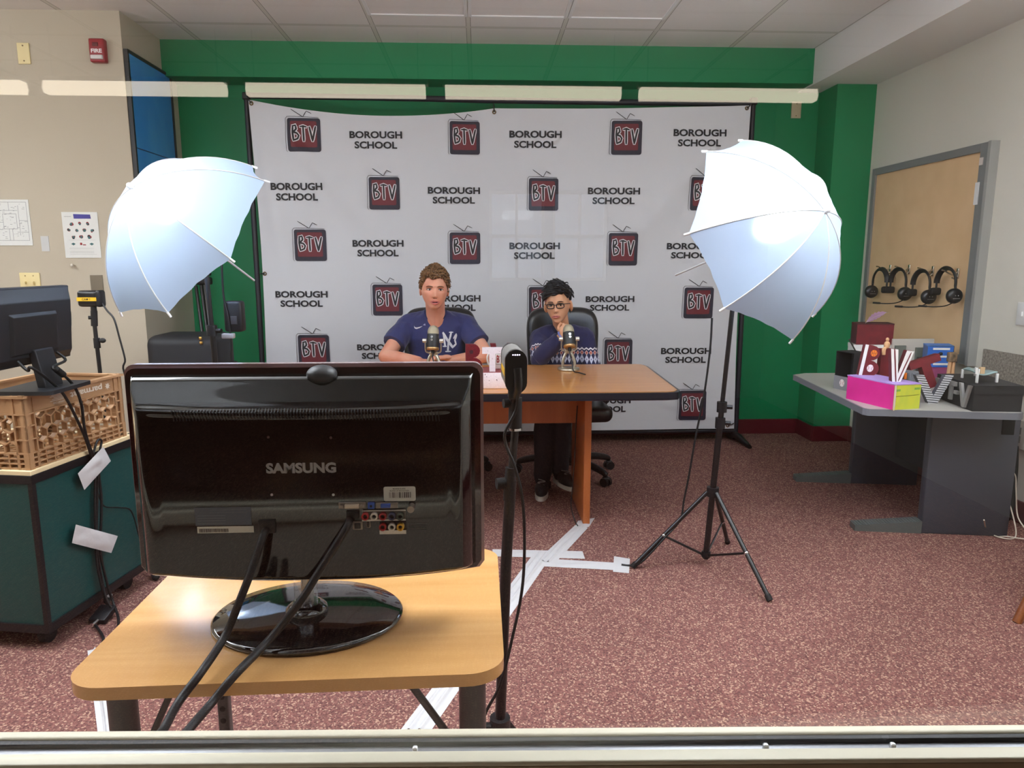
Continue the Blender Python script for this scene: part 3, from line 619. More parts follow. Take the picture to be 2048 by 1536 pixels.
def office_chair(label, loc, rz, group):
    t = thing('office_chair', label, 'chair', loc, rz, group)
    m = MB()
    def back(u, v, s_):
        # superellipse outline, padded
        a = (u - .5) * 2; 
        return a
    P = []; n = 64
    for i in range(n):
        g = 2 * math.pi * i / n; c, s_ = math.cos(g), math.sin(g); e = 0.42
        P.append((0.24 * math.copysign(abs(c) ** e, c), 0.28 * math.copysign(abs(s_) ** e, s_)))
    V = []; prof = [(1.0, 0.0), (0.99, 0.022), (0.95, 0.040), (0.86, 0.050), (0.6, 0.046), (0.3, 0.040), (0.0, 0.038)]
    rows = [(k, -d) for k, d in prof[::-1]] + [(k, d) for k, d in prof[1:]]
    for k, d in rows:
        for (x, z) in P:
            X = x * k; Zz = z * k; w_ = 1.0 - 0.10 * (0.5 - Zz / 0.56) ; 
            V.append((X * w_, 0.09 + d - 0.30 * X * X + 0.10 * (Zz), 0.765 + Zz))
    F = [(j * n + i, (j + 1) * n + i, (j + 1) * n + (i + 1) % n, j * n + (i + 1) % n) for j in range(len(rows) - 1) for i in range(n)]
    m.add(V, F, 0, True).build('backrest', LEATHER, t, False)
    MB().rbox((0, -0.17, 0.44), (0.46, 0.48, 0.10), 0.045, 5).build('seat', LEATHER, t, False)
    MB().tube([(0, -0.05, 0.385), (0, 0.10, 0.385), (0, 0.135, 0.48), (0, 0.15, 0.60)], 0.03, 10, flat=0.5).build('back_bracket', BLACK, t, False)
    for s_ in (-1, 1):
        MB().tube([(s_ * .215, -.06, .41), (s_ * .25, -.06, .46), (s_ * .25, -.07, .60), (s_ * .25, -.09, .635)], 0.018, 10, flat=1.5).rbox((s_ * .25, -.12, .645), (0.056, 0.26, 0.035), 0.014).build('armrest', BLACK, t, False)
    MB().cyl((0, -.14, 0.09), (0, -.14, 0.39), 0.028, n=16).cyl((0, -.14, 0.09), (0, -.14, 0.24), 0.036, n=16).rbox((0, -.14, 0.375), (0.2, 0.22, 0.03), 0.008).build('gas_lift', BLACK, t, False)
    m = MB(); m.cyl((0, -.14, 0.075), (0, -.14, 0.13), 0.045, n=16)
    for k in range(5):
        g = 2 * math.pi * k / 5 + 0.35; d = Vector((math.cos(g), math.sin(g), 0)); o = Vector((0, -.14, 0.11))
        m.tube([o + d * 0.03, o + d * 0.18 + Vector((0, 0, -.004)), o + d * 0.285 + Vector((0, 0, -.025)), o + d * 0.315 + Vector((0, 0, -.042))], [0.026, 0.022, 0.016], 10)
    m.build('star_base', BLACK, t, False)
    for k in range(5):
        g = 2 * math.pi * k / 5 + 0.35; d = Vector((math.cos(g), math.sin(g), 0)); e = Vector((-d.y, d.x, 0)); o = Vector((0, -.14, 0)) + d * 0.315
        c = MB()
        for s_ in (-1, 1): c.cyl(o + e * 0.006 * s_ + Vector((0, 0, .028)), o + e * 0.026 * s_ + Vector((0, 0, .028)), 0.027, n=18)
        c.cyl(o + Vector((0, 0, .03)), o + Vector((0, 0, .075)), 0.009, n=10).rbox(o + Vector((0, 0, .05)), (0.04, 0.04, 0.02), 0.008)
        c.build('caster', BLACK, t, False)
    return t
office_chair('black leather office chair of the boy in the short-sleeved shirt', (-0.252, 4.47, 0.03), 0.0, 'office chairs behind the table').location.z = 0.0
office_chair('black leather office chair of the boy in glasses', (0.537, 4.45, 0), R(3), 'office chairs behind the table')
MICB = pm('mic_black', (38, 38, 38), 0.45, bump=(300, 0.2)); MICS = pm('mic_silver', (186, 178, 160), 0.3, 0.75); MICG = pm('mic_gold', (190, 150, 100), 0.3, 0.7)
def microphone(label, loc, rz, tilt):
    t = thing('microphone', label, 'microphone', loc, rz, 'microphones on the table')
    MB().lathe([(0.0, 0.0), (0.06, 0.0), (0.062, 0.005), (0.058, 0.014), (0.03, 0.018), (0.0, 0.018)], n=32).build('base', MICS, t, False)
    m = MB()
    for s_ in (-1, 1): m.tube([(s_ * .034, 0, .014), (s_ * .032, 0, .05), (s_ * .02, .004, .085), (s_ * .008, .006, .098)], 0.010, 10, flat=0.7)
    m.rbox((0, .006, .105), (.045, .02, .022), .006)
    m.build('stand_fork', MICS, t, False)
    for s_ in (-1, 1):
        MB().tube([(s_ * .01, .006, .104), (s_ * .036, .004, .112), (s_ * .041, 0, .13), (s_ * .041, 0, .172)], 0.007, 8, flat=0.6).build('yoke_arm', MICS, t, False)
        MB().cyl((s_ * .036, 0, .172), (s_ * .056, 0, .172), 0.0115, n=16).build('knob', pm('knob_silver', (214, 208, 196), 0.3, 0.5), t, False)
    M = Matrix.Translation((0, 0, 0.172)) @ Matrix.Rotation(-R(tilt), 4, 'X')
    bd = MB().lathe([(0.0, -.046), (0.031, -.046), (0.032, -.04), (0.032, .032), (0.031, .036)], n=28, M=M).build('body', MICB, t, False)
    MB().lathe([(0.031, .034), (0.031, .05), (0.027, .066), (0.018, .078), (0.0, .083)], n=28, M=M).build('grille', pm('mic_grille', (196, 186, 160), 0.4, 0.7, bump=(900, 0.5)), t, False)
    MB().lathe([(0.0, -.050), (0.026, -.052), (0.033, -.05), (0.0335, -.038), (0.032, -.036)], n=28, M=M).build('end_ring', MICG, t, False)
    b = MB(); b.cyl((0, -.031, .018), (0, -.035, .018), 0.0065, n=14, M=M).cyl((0, -.031, .002), (0, -.036, .002), 0.006, n=14, M=M); b.build('button', CHROME, bd, False)
    MB().poly([(math.cos(i * .4) * .011, .030 + math.sin(i * .4) * .004) for i in range(16)], plane_fn((0, -.0326, 0), M.to_3x3() @ Vector((1, 0, 0)) if False else (1, 0, 0), (0, 0, 1)), 0)
    MB().cyl((0, 0, -.05), (0, 0, -.068), 0.009, n=12, M=M).build('plug', RUBBER, t, False)
    e = M @ Vector((0, 0, -.066)); d = (M @ Vector((0, 0, -.09))) - e
    MB().tube([e, e + d, (0.008, e.y + d.y - .012, .05), (0.012, -.08, .006), (0.03, -.13, .005), (0.05, -.2, .005)], 0.0035, 8).build('cable', CORD, t, False)
    return t
microphone('black and silver desk microphone in front of the boy with folded arms', (-0.248, 3.80, 0.7405), R(-8), 12)
microphone('black and silver desk microphone in front of the boy in glasses', (0.49, 3.86, 0.7405), R(4), 24)
# ---- club letters, box and mug on the table
def letter(name, label, shape, O, X, Y, depth, mats, group=None, extra=None):
    """upright block letter: shape = list of polygons in metres"""
    t = thing(name, label, 'letter', O, 0, group); X = Vector(X).normalized(); Y = Vector(Y).normalized(); N = X.cross(Y)
    M = Matrix(((X.x, Y.x, N.x, O[0]), (X.y, Y.y, N.y, O[1]), (X.z, Y.z, N.z, O[2]), (0, 0, 0, 1))); m = MB()
    for p in shape: m.prism(p, -depth, 0.0, M=M, mat=0, side=1 if len(mats) > 1 else 0)
    m.build('block', list(mats), t)
    if extra: extra(t, lambda u, v, d=0.0: M @ Vector((u, v, d)))
    return t
def B_shape(w_, h):
    """letter B without holes: spine and two bowls"""
    P = [(0, 0), (0, h), (w_ * .45, h)]
    for i in range(9): g = R(90 - 22.5 * i); P.append((w_ * .45 + w_ * .42 * math.cos(g), h * .76 + h * .24 * math.sin(g)))
    for i in range(1, 9): g = R(90 - 22.5 * i); P.append((w_ * .45 + w_ * .55 * math.cos(g), h * .26 + h * .26 * math.sin(g)))
    return P[:-1] + [(w_ * .45, 0)]
def T_shape(w_, h, st_, br): return [[(0, h - br), (0, h), (w_, h), (w_, h - br)], [(w_ / 2 - st_ / 2, 0), (w_ / 2 - st_ / 2, h - br), (w_ / 2 + st_ / 2, h - br), (w_ / 2 + st_ / 2, 0)]]
def V_shape(w_, h, s_): return [[(w_ / 2 - s_ * .6, 0), (0, h), (s_ * 1.1, h), (w_ / 2, h * .28)], [(w_ / 2 - s_ * .6, 0), (w_ / 2, h * .28), (w_ - s_ * 1.1, h), (w_, h), (w_ / 2 + s_ * .6, 0)]]
SPECK = pm('speckled_white', (226, 214, 222), 0.6, noise_=(140, (236, 226, 232))); GLIT = pm('maroon_glitter', (128, 26, 42), 0.3, spec=0.8, noise_=(120, (96, 14, 30)))
t = thing('letter_box', 'white speckled box on the table holding up a letter T', 'box', (0.07, 3.36, 0.7405))
MB().rbox((0.090, 3.375, 0.7785), (0.165, 0.19, 0.076), 0.003, 2).build('box', SPECK, t)
fl = MB(); random.seed(11)
for i in range(9): x = random.uniform(.02, .15); z = random.uniform(.75, .81); r_ = random.uniform(.001, .0028); fl.poly([(x + r_ * math.cos(k * 1.05), z + r_ * math.sin(k * 1.05)) for k in range(6)], plane_fn((0, 3.2792, 0), (1, 0, 0), (0, 0, 1)))
fl.build('fleck', pm('fleck_dark', (90, 60, 80), 0.6), t)
MB().box((0.090, 3.375, 0.8170), (0.16, 0.185, 0.001)).build('lid_stripe', pm('maroon_band', (150, 70, 74), 0.6), t)
letter('letter_b', 'maroon glitter block letter B standing beside the white letter T', [B_shape(.088, .155)], (-0.074, 3.78, 0.7405), (1, 0.1, 0), (0, 0, 1), .03, (GLIT,), 'table letters', lambda t, fn: MB().poly([(.03 + .011 * math.cos(i * .52), .113 + .011 * math.sin(i * .52)) for i in range(12)], fn, 0, .001).poly([(.038 + .016 * math.cos(i * .52), .03 + .014 * math.sin(i * .52)) for i in range(12)], fn, 0, .001).build('counter', pm('maroon_shadow', (52, 14, 30), 0.7), t))
letter('letter_t', 'white speckled letter T standing on the white box', T_shape(.095, .113, .028, .028), (0.012, 3.305, 0.8180), (1, 0, 0), (0, 0, 1), .03, (SPECK,), 'table letters', lambda t, fn: MB().poly([(.045, .06), (.049, .06), (.048, .065)], fn, 0, .001).poly([(.025, .097), (.028, .097), (.027, .101)], fn, 0, .001).poly([(.08, .095), (.083, .095), (.082, .099)], fn, 0, .001).build('fleck', pm('fleck_dark', (90, 60, 80), 0.6), t))
letter('letter_v', 'maroon glitter letter V half hidden behind the black video camera', V_shape(.115, .185, .026), (0.052, 3.54, 0.7405), (1, 0, 0), (0, 0, 1), .03, (GLIT,), 'table letters')
MX, MY, MZ, MR, MH_ = 0.106, 3.415, 0.8180, 0.040, 0.090
t = thing('mug', 'white mug with red BTV lettering behind the letter T', 'mug', (MX, MY, MZ))
MB().lathe([(0.0, 0.0), (MR - .004, 0.0), (MR, 0.005), (MR, MH_), (MR - .003, MH_), (MR - .004, 0.008), (0.0, 0.008)], o=(MX, MY, MZ), n=36).build('cup', pm('mug_glaze', (238, 232, 224), 0.2), t)
MB().tube([(MX - MR + .002, MY - .012, MZ + .075), (MX - MR - .020, MY - .016, MZ + .076), (MX - MR - .030, MY - .018, MZ + .05), (MX - MR - .020, MY - .016, MZ + .02), (MX - MR + .002, MY - .012, MZ + .016)], 0.0045, 8).build('handle', pm('mug_glaze', (238, 232, 224)), t)
def mugfn(u, v, d=0.0):
    g = -math.pi / 2 + u / MR; return Vector((MX + (MR + d) * math.cos(g), MY + (MR + d) * math.sin(g), MZ + v - .018))
m = MB(); m.text('BTV', mugfn, -.026, .05, .052, .036, 0, bold=0.02, off=0.0006)
m.stroke([(-.032, .042), (.032, .042), (.034, .045), (.034, .09), (.032, .094), (-.032, .094), (-.034, .09), (-.034, .045), (-.032, .042)], .0025, mugfn, 1, .0005, step=.006); m.build('lettering', [pm('mug_red', (170, 50, 50), 0.4), pm('mug_grey', (120, 104, 100), 0.4)], t)
# ================================================================ the two boys
def solid(mb, voxel, smooth=3, shrink=None):
    """closed shapes fused into one continuous surface"""
    me = bpy.data.meshes.new('tmp'); me.from_pydata([tuple(q) for q in mb.v], [], mb.f)
    o = bpy.data.objects.new('tmp', me); COL.objects.link(o)
    r = o.modifiers.new('r', 'REMESH'); r.mode = 'VOXEL'; r.voxel_size = voxel
    if smooth: s_ = o.modifiers.new('s', 'SMOOTH'); s_.factor = 0.5; s_.iterations = smooth
    dg = bpy.context.evaluated_depsgraph_get(); dg.update(); ev = o.evaluated_get(dg); m2 = ev.to_mesh()
    V = [v.co.copy() for v in m2.vertices]; F = [tuple(p.vertices) for p in m2.polygons]; ev.to_mesh_clear()
    bpy.data.objects.remove(o); bpy.data.meshes.remove(me)
    return V, F
def limb(mb, pts, rad, n=18, k=6, flat=1.0):
    P = [Vector(p) for p in pts]; mb.tube(P, rad, n, k=k, flat=flat)
    for p, r in ((P[0], rad[0]), (P[-1], rad[-1])): mb.ell(p, (r * .98, r * .98, r * .98), 14, 10)
    return mb
def loft(mb, secs, n=36):
    """stack of ellipses (x, y, z, rx, ry), closed"""
    V = []; 
    for (x, y, z, rx, ry) in secs:
        for i in range(n): t = 2 * math.pi * i / n; V.append((x + rx * math.copysign(abs(math.cos(t)) ** .85, math.cos(t)), y + ry * math.copysign(abs(math.sin(t)) ** .85, math.sin(t)), z))
    F = [(j * n + i, j * n + (i + 1) % n, (j + 1) * n + (i + 1) % n, (j + 1) * n + i) for j in range(len(secs) - 1) for i in range(n)]
    F += [tuple(range(n))[::-1], tuple(range((len(secs) - 1) * n, len(secs) * n))]
    return mb.add(V, F, 0, True)
def ga(x, s_): return math.exp(-(x / s_) ** 2)
def head_pt(th, ph, wide=1.0, chin=1.0, nose=1.0):
    dx, dy, dz = math.cos(ph) * math.sin(th), -math.cos(ph) * math.cos(th), math.sin(ph)
    z = dz * (0.115 if dz > 0 else 0.116); t = max(0.0, min(1.0, (-0.015 - z) / 0.10)); fr = max(0.0, -dy)
    x = dx * 0.074 * wide * (1 - 0.30 * chin * t ** 1.6); x = math.copysign(abs(x) ** 0.94 * 0.074 ** 0.06, x)
    y = dy * (0.090 if dy < 0 else 0.100)
    if t > 0 and dy < 0: y = -0.090 * (abs(dy) ** 0.8) * (1 - 0.10 * t)
    y -= 0.040 * t * t
    if dy < 0.2:
        ax = abs(x); f = min(1.0, (0.2 - dy) * 2)
        nz = 0.0
        if z < 0.022: nz = 0.021 * nose * max(0.0, min(1.0, (0.018 - z) / 0.050)) ** 1.1 * (1.0 if z > -0.036 else ga(z + 0.036, 0.0075)) * ga(x, 0.0105)
        d = nz + 0.007 * ga(x, 0.0165) * ga(z + 0.036, 0.0095)
        d += -0.011 * ga(ax - 0.031, 0.017) * ga(z - 0.001, 0.0125) + 0.0045 * ga(z - 0.021, 0.009) * ga(x, 0.05) + 0.004 * ga(ax - 0.042, 0.02) * ga(z + 0.033, 0.02)
        d += 0.0055 * ga(x, 0.023) * ga(z + 0.066, 0.011) + 0.007 * ga(x, 0.032) * ga(z + 0.102, 0.015) - 0.004 * ga(x, 0.025) * ga(z + 0.085, 0.006)
        y -= d * f
    return Vector((x, y, z))
def head_shape(mb, M, ear=(1.0, .073, 22), **kw):
    n, m = 96, 72; V = []
    for j in range(m + 1):
        for i in range(n): V.append(M @ head_pt(2 * math.pi * i / n, -math.pi / 2 + math.pi * j / m, **kw))
    F = [(j * n + i, j * n + (i + 1) % n, (j + 1) * n + (i + 1) % n, (j + 1) * n + i) for j in range(m) for i in range(n)]
    mb.add(V, F, 0, True)
    for s_ in (-1, 1):
        E = M @ Matrix.Translation((s_ * ear[1] * kw.get('wide', 1), 0.012, -0.012)) @ Matrix.Scale(ear[0], 4) @ Matrix.Rotation(R(s_ * ear[2]), 4, 'Z') @ Matrix.Rotation(R(-8), 4, 'X')
        mb.ell((s_ * .003, 0, 0), (0.0075, 0.017, 0.030), 16, 12, M=E); mb.ell((s_ * .004, .004, -.022), (0.006, 0.009, 0.011), 12, 8, M=E)
def hand(mb, wr, palm_dir, up, side, curl=0.5, size=1.0, spread=0.10):
    """palm and five fingers; side = +1 puts the thumb towards palm_dir x up"""
    d = Vector(palm_dir).normalized(); u = (Vector(up) - d * Vector(up).dot(d)).normalized(); s_ = d.cross(u) * side; w_ = Vector(wr); k = size
    M = Matrix(((s_.x, d.x, u.x, w_.x), (s_.y, d.y, u.y, w_.y), (s_.z, d.z, u.z, w_.z), (0, 0, 0, 1)))
    mb.ell((0, .045 * k, 0), (.040 * k, .052 * k, .016 * k), 18, 12, M=M); mb.ell((.002, .012 * k, 0), (.028 * k, .035 * k, .018 * k), 16, 10, M=M)
    for i, (x, L) in enumerate(((.029, .070), (.010, .080), (-.010, .075), (-.028, .058))):
        x *= k; L *= k; a = spread * (1.5 - i) * 0.6; p = [Vector((x, .078 * k, .003))]; ang = curl * 0.35
        for seg in (.45, .32, .26):
            ang += curl * 0.75; q = p[-1] + Vector((math.sin(a) * math.cos(ang), math.cos(a) * math.cos(ang), -math.sin(ang))) * L * seg; p.append(q)
        mb.tube([M @ q for q in p], [.0098 * k, .0092 * k, .0085 * k, .0072 * k], 12, k=5); mb.ell(M @ p[-1], (.0074 * k,) * 3, 10, 8); mb.ell(M @ p[0], (.0105 * k,) * 3, 10, 8)
    th = [Vector((.020 * k, .018 * k, -.004)), Vector((.046 * k, .042 * k, -.010 * k)), Vector((.052 * k, .068 * k, -.016 * k)), Vector((.048 * k, .090 * k, -.02 * k))]
    mb.tube([M @ q for q in th], [.014 * k, .0115 * k, .0105 * k, .0085 * k], 12, k=5); mb.ell(M @ th[-1], (.0086 * k,) * 3, 10, 8)
    return M
def face_parts(t, M, iris, browcol, lipcol, open_=0.0, brow_lift=0.0, wide=1.0, yl=0.0):
    for s_ in (-1, 1):
        e = MB().ell((s_ * .031, -.0705 + yl, .0), (.0150, .0105, .0054), 20, 12, M=M).build('eye', pm('eye_white', (232, 224, 220), 0.2), t)
        MB().ell((s_ * .031 + .001, -.0785 + yl, .0), (.0056, .0035, .0053), 16, 10, M=M).build('iris', iris, e)
        MB().tube([M @ Vector((s_ * x, y + yl, z)) for x, y, z in ((.015, -.0775, -.001), (.022, -.0815, .0046), (.032, -.0815, .0062), (.042, -.0765, .0042), (.048, -.070, -.001))], [.0012, .0021, .0012], 6).build('eyelid', pm('lash_' + browcol.name, (52, 32, 27), 0.6), t)
        MB().tube([M @ Vector((s_ * x, y, z + brow_lift)) for x, y, z in ((.013, -.0905, .0170), (.024, -.0910, .0200), (.038, -.0850, .0205), (.051, -.072, .0150))], [.0018, .0030, .0025, .0010], 8).build('eyebrow', browcol, t)
    m = MB(); m.tube([M @ Vector((x, y, z)) for x, y, z in ((-.026, -.0965, -.0675), (-.010, -.1055, -.0625 + open_ * .3), (0, -.1065, -.0635 + open_ * .3), (.010, -.1055, -.0625 + open_ * .3), (.026, -.0965, -.0675))], [.0018, .0048, .0018], 10)
    m.tube([M @ Vector((x, y, z)) for x, y, z in ((-.025, -.0965, -.0685), (-.010, -.1045, -.0725 - open_), (0, -.1055, -.0735 - open_), (.010, -.1045, -.0725 - open_), (.025, -.0965, -.0685))], [.0018, .0056, .0018], 10)
    m.build('lips', lipcol, t)
    MB().ell((0, -.1005, -.0685 - open_ * .4), (.019, .0052, .0022 + open_ * .75), 18, 8, M=M).build('mouth', pm('mouth_dark', (96, 34, 38), 0.5), t)
    nm = MB()
    for s_ in (-1, 1): nm.ell((s_ * .0065, -.1075, -.0455), (.0034, .003, .0018), 10, 6, M=M)
    nm.build('nostril', pm('nostril_dark', (120, 64, 54), 0.6), t)
def hair(t, M, mat, line, thick, clump, nt, tl, tr, dirf, seed, wide=1.0):
    """cap above the hairline line(theta)->phi plus loose locks"""
    rnd = random.Random(seed); n, m = 120, 40; V = []
    def cap(th, v, extra=0.0):
        ph = line(th) + (math.pi / 2 - line(th)) * v; p = head_pt(th, ph, wide=wide); nn = Vector((p.x / .0055, p.y / .0085, p.z / .0130)).normalized()
        q = thick(th, ph) * min(1.0, 0.28 + v * 5.0); c = noise.noise(p * clump + Vector((seed, 0, 0))) * 0.5 + noise.noise(p * clump * 2.3) * 0.3
        return p + nn * (q * (1 + 0.75 * c) + extra), nn
    for j in range(m + 1):
        for i in range(n): V.append(M @ cap(2 * math.pi * i / n - math.pi, j / m)[0])
    F = [(j * n + i, j * n + (i + 1) % n, (j + 1) * n + (i + 1) % n, (j + 1) * n + i) for j in range(m) for i in range(n)]
    # inner skin closes the cap at the hairline
    o = len(V); V += [M @ (head_pt(2 * math.pi * i / n - math.pi, line(2 * math.pi * i / n - math.pi), wide=wide) * 0.96) for i in range(n)]
    F += [(i, o + i, o + (i + 1) % n, (i + 1) % n) for i in range(n)]
    mb = MB().add(V, F, 0, True)
    for k in range(nt):
        th = rnd.uniform(-math.pi, math.pi) if k % 3 else rnd.uniform(-1.3, 1.3); v = rnd.random() ** 1.2 * 0.95; p, nn = cap(th, v, -0.004); pts = dirf(p, nn, th, rnd, tl * rnd.uniform(.7, 1.3))
        mb.tube([M @ q for q in pts], [tr, tr * 1.1, tr * .3], 6, k=4, mat=(rnd.random() < .35) if isinstance(mat, list) else 0)
    mb.build('hair', mat, t)
def cloth_noise(V, F, amp, sc, seed=0.0, keep=None):
    me = bpy.data.meshes.new('t'); me.from_pydata([tuple(v) for v in V], [], F); me.update(); N = [v.normal.copy() for v in me.vertices]; bpy.data.meshes.remove(me)
    return [v + n_ * amp * (noise.noise(Vector((v.x * sc + seed, v.y * sc, v.z * sc * .55))) + .5 * noise.noise(Vector((v.x * sc * 2.6 + seed, v.y * sc * 2.6, v.z * sc * 1.6)))) for v, n_ in zip(V, N)]
def cut_hole(V, F, inside):
    """drop the faces inside the neck opening; returns faces and the rim as a loop"""
    keep = [f for f in F if not all(inside(V[i]) for i in f)]; ed = {}
    for f in keep:
        for a, b in zip(f, f[1:] + f[:1]): ed[(min(a, b), max(a, b))] = ed.get((min(a, b), max(a, b)), 0) + 1
    bd = [e for e, c in ed.items() if c == 1]; nb = {}
    for a, b in bd: nb.setdefault(a, []).append(b); nb.setdefault(b, []).append(a)
    best = []; seen = set()
    for s0 in nb:
        if s0 in seen: continue
        loop = [s0]; seen.add(s0); cur = s0
        while True:
            nx = [q for q in nb[cur] if q not in seen]
            if not nx: break
            cur = nx[0]; seen.add(cur); loop.append(cur)
        if len(loop) > len(best): best = loop
    return keep, [V[i] for i in best]
def smooth_loop(L, it=12):
    for _ in range(it): n = len(L); L = [(L[i - 1] + L[i] * 2 + L[(i + 1) % n]) / 4 for i in range(n)]
    return L[::3]
def skin_mat(name, c0, c1):
    m = pm(name, c0, 0.5, spec=0.35, noise_=(14, c1)); b = m.node_tree.nodes['Principled BSDF']
    b.inputs['Subsurface Weight'].default_value = 0.12; b.inputs['Subsurface Radius'].default_value = (0.012, 0.005, 0.003); b.inputs['Subsurface Scale'].default_value = 1.0
    return m
def legs(t, hx, hy, hz, knees, ankles, mat, shoe_dir, sole):
    mb = MB(); loft(mb, [(hx, hy, hz - .08, .12, .10), (hx, hy - .01, hz - .02, .165, .125), (hx, hy, hz + .10, .165, .115), (hx, hy, hz + .2, .15, .10)])
    for s_, kn, an in ((-1, knees[0], ankles[0]), (1, knees[1], ankles[1])):
        h = Vector((hx + s_ * .085, hy - .02, hz + .01)); k_ = Vector(kn); a = Vector(an)
        limb(mb, [h, h.lerp(k_, .5), k_], [.088, .078, .066]); limb(mb, [k_, k_.lerp(a, .4), a], [.066, .062, .05])
    V, F = solid(mb, .008, 3); V = cloth_noise(V, F, .006, 14); MB().add(V, F, 0, True).build('trousers', mat, t)
    for an, d in zip(ankles, shoe_dir):
        d = Vector(d).normalized(); e = Vector((-d.y, d.x, 0)); a = Vector((an[0], an[1], 0)); up = Vector((0, 0, 1)); z0 = max(0.0, an[2] - .085)
        M = Matrix(((e.x, d.x, 0, a.x), (e.y, d.y, 0, a.y), (0, 0, 1, z0), (0, 0, 0, 1)))
        sp = [(.034 * math.copysign(abs(math.cos(q)) ** .8, math.cos(q)) * (1.15 if math.sin(q) > 0 else 1), .055 + .125 * math.sin(q)) for q in [i * math.pi / 16 for i in range(32)]]
        m = MB(); m.ell((0, .085, .045), (.040, .095, .042), 20, 12, M=M); m.ell((0, .0, .06), (.037, .055, .055), 18, 12, M=M); V, F = solid(m, .006, 2)
        sh = MB().add(V, F, 0, True).build('shoe', pm('sneaker_black', (30, 30, 34), 0.6), t)
        MB().prism(sp, 0.0, .024, M=M).build('sole', sole, sh)
        MB().tube([M @ Vector((-.02, .06, .094)), M @ Vector((.02, .085, .09)), M @ Vector((-.02, .10, .086)), M @ Vector((.018, .12, .078))], .003, 6).build('laces', pm('lace_grey', (150, 150, 150)), sh)

# ---------------- the boy in the navy short-sleeved shirt
SKA = skin_mat('skin_fair', (228, 168, 142), (222, 152, 126)); NAVY = pm('navy_jersey', (46, 50, 96), 0.8, sheen=0.2, bump=(500, 0.1))
pa = thing('person', 'boy with curly brown hair in navy T-shirt, forearms folded on the table', 'person', (-0.26, 4.45, 0))
HA = Matrix.Translation((-0.257, 4.135, 1.178)) @ Matrix.Rotation(R(6), 4, 'Z') @ Matrix.Rotation(R(2), 4, 'Y') @ Matrix.Rotation(R(3), 4, 'X')
body = MB(); head_shape(body, HA, wide=1.02, chin=0.55)
limb(body, [(-0.257, 4.17, 1.11), (-0.257, 4.205, 1.04), (-0.257, 4.235, 0.98)], [.057, .056, .066])
loft(body, [(-0.257, 4.31, .68, .14, .085), (-0.257, 4.29, .80, .145, .09), (-0.257, 4.27, .92, .16, .085), (-0.257, 4.255, .985, .12, .07), (-0.257, 4.245, 1.02, .06, .05)])
SA = [(-.432, 4.285, .955), (-.080, 4.285, .955)]; EA = [(-.545, 4.115, .788), (.045, 4.115, .788)]; WA = [(-.345, 3.995, .776), (-.168, 3.995, .776)]
for i, s_ in ((0, -1), (1, 1)):
    S, E, W = Vector(SA[i]), Vector(EA[i]), Vector(WA[i])
    limb(body, [Vector((-.257 + s_ * .09, 4.27, .975)), S], [.05, .052]); limb(body, [S, S.lerp(E, .5), E], [.052, .046, .040]); limb(body, [E, E.lerp(W, .35), W], [.042, .041, .028])
hand(body, WA[0], (1, -.22, -.05), (.1, 0, 1), -1, .42, .96); hand(body, (WA[1][0] - .01, WA[1][1] - .012, WA[1][2] + .022), (-1, -.18, -.06), (-.1, 0, 1), 1, .45, .96)
V, F = solid(body, .0026, 2); MB().add(V, F, 0, True).build('body', SKA, pa)
face_parts(pa, HA, pm('iris_brown', (70, 50, 40), 0.15), pm('brow_brown', (112, 78, 56), 0.8), pm('lips_pink', (200, 112, 106), 0.45), open_=0.0035)
sh = MB(); loft(sh, [(-0.257, 4.33, .66, .165, .105), (-0.257, 4.31, .78, .168, .112), (-0.257, 4.29, .88, .182, .108), (-0.257, 4.275, .955, .178, .092), (-0.257, 4.26, 1.005, .135, .075), (-0.257, 4.25, 1.045, .07, .058)])
for i, s_ in ((0, -1), (1, 1)):
    S, E = Vector(SA[i]), Vector(EA[i]); limb(sh, [Vector((-.257 + s_ * .07, 4.265, .985)), Vector((-.257 + s_ * .13, 4.275, .972)), S], [.056, .060, .064]); c = S.lerp(E, .62)
    sh.tube([S, S.lerp(E, .3), c], [.064, .067, .073], 20)
V, F = solid(sh, .0045, 4); V = cloth_noise(V, F, .009, 11, 3.0)
NKA = Vector((-0.257, 4.215, 1.052))
def in_neck_a(p): q = p - NKA; return (q.x / .066) ** 2 + ((q.y + .012) / .095) ** 2 + ((q.z + .002) / .072) ** 2 < 1
F2, rim = cut_hole(V, F, in_neck_a)
shirt = MB().add(V, F2, 0, True).build('shirt', NAVY, pa)
if len(rim) > 20: MB().tube(smooth_loop(rim), .0065, 10, closed=True, curve=False, flat=0.7).build('collar', pm('navy_rib', (38, 42, 84), 0.85), shirt)
SKR = bpy.data.meshes.new('t'); bvhA = BVHTree.FromPolygons([tuple(v) for v in V], F)
def on_cloth(bvh, x, z, off, y0=3.6):
    h = bvh.ray_cast(Vector((x, y0, z)), Vector((0, 1, 0)))
    return (h[0] + Vector((0, -off, 0))) if h[0] is not None else Vector((x, 4.3, z))
def emblem(bvh, x0, y0, x1, y1, Y):
    a = aty(x0, y1, Y); b = aty(x1, y0, Y); return lambda u, v, d=0.0: on_cloth(bvh, a.x + (b.x - a.x) * u, a.z + (b.z - a.z) * v, .002 + d)
NYF = emblem(bvhA, 885, 664, 913, 704, 4.2); m = MB()
for s_, w_ in (([(.10, .97), (.20, .30)], .12), ([(.08, .97), (.36, .62), (.72, .24)], .15), ([(.72, .24), (.95, .40), (.88, .60), (1.0, .84)], .11), ([(.64, 1.0), (.56, .76), (.44, .50)], .12), ([(.98, .90), (.80, .70)], .10), ([(.44, .54), (.38, .05)], .13), ([(.22, .03), (.58, .03)], .07), ([(.04, .30), (.30, .30)], .06), ([(.50, 1.0), (.76, 1.0)], .06)):
    m.stroke(s_, w_, NYF, 0, 0.0, step=.08)
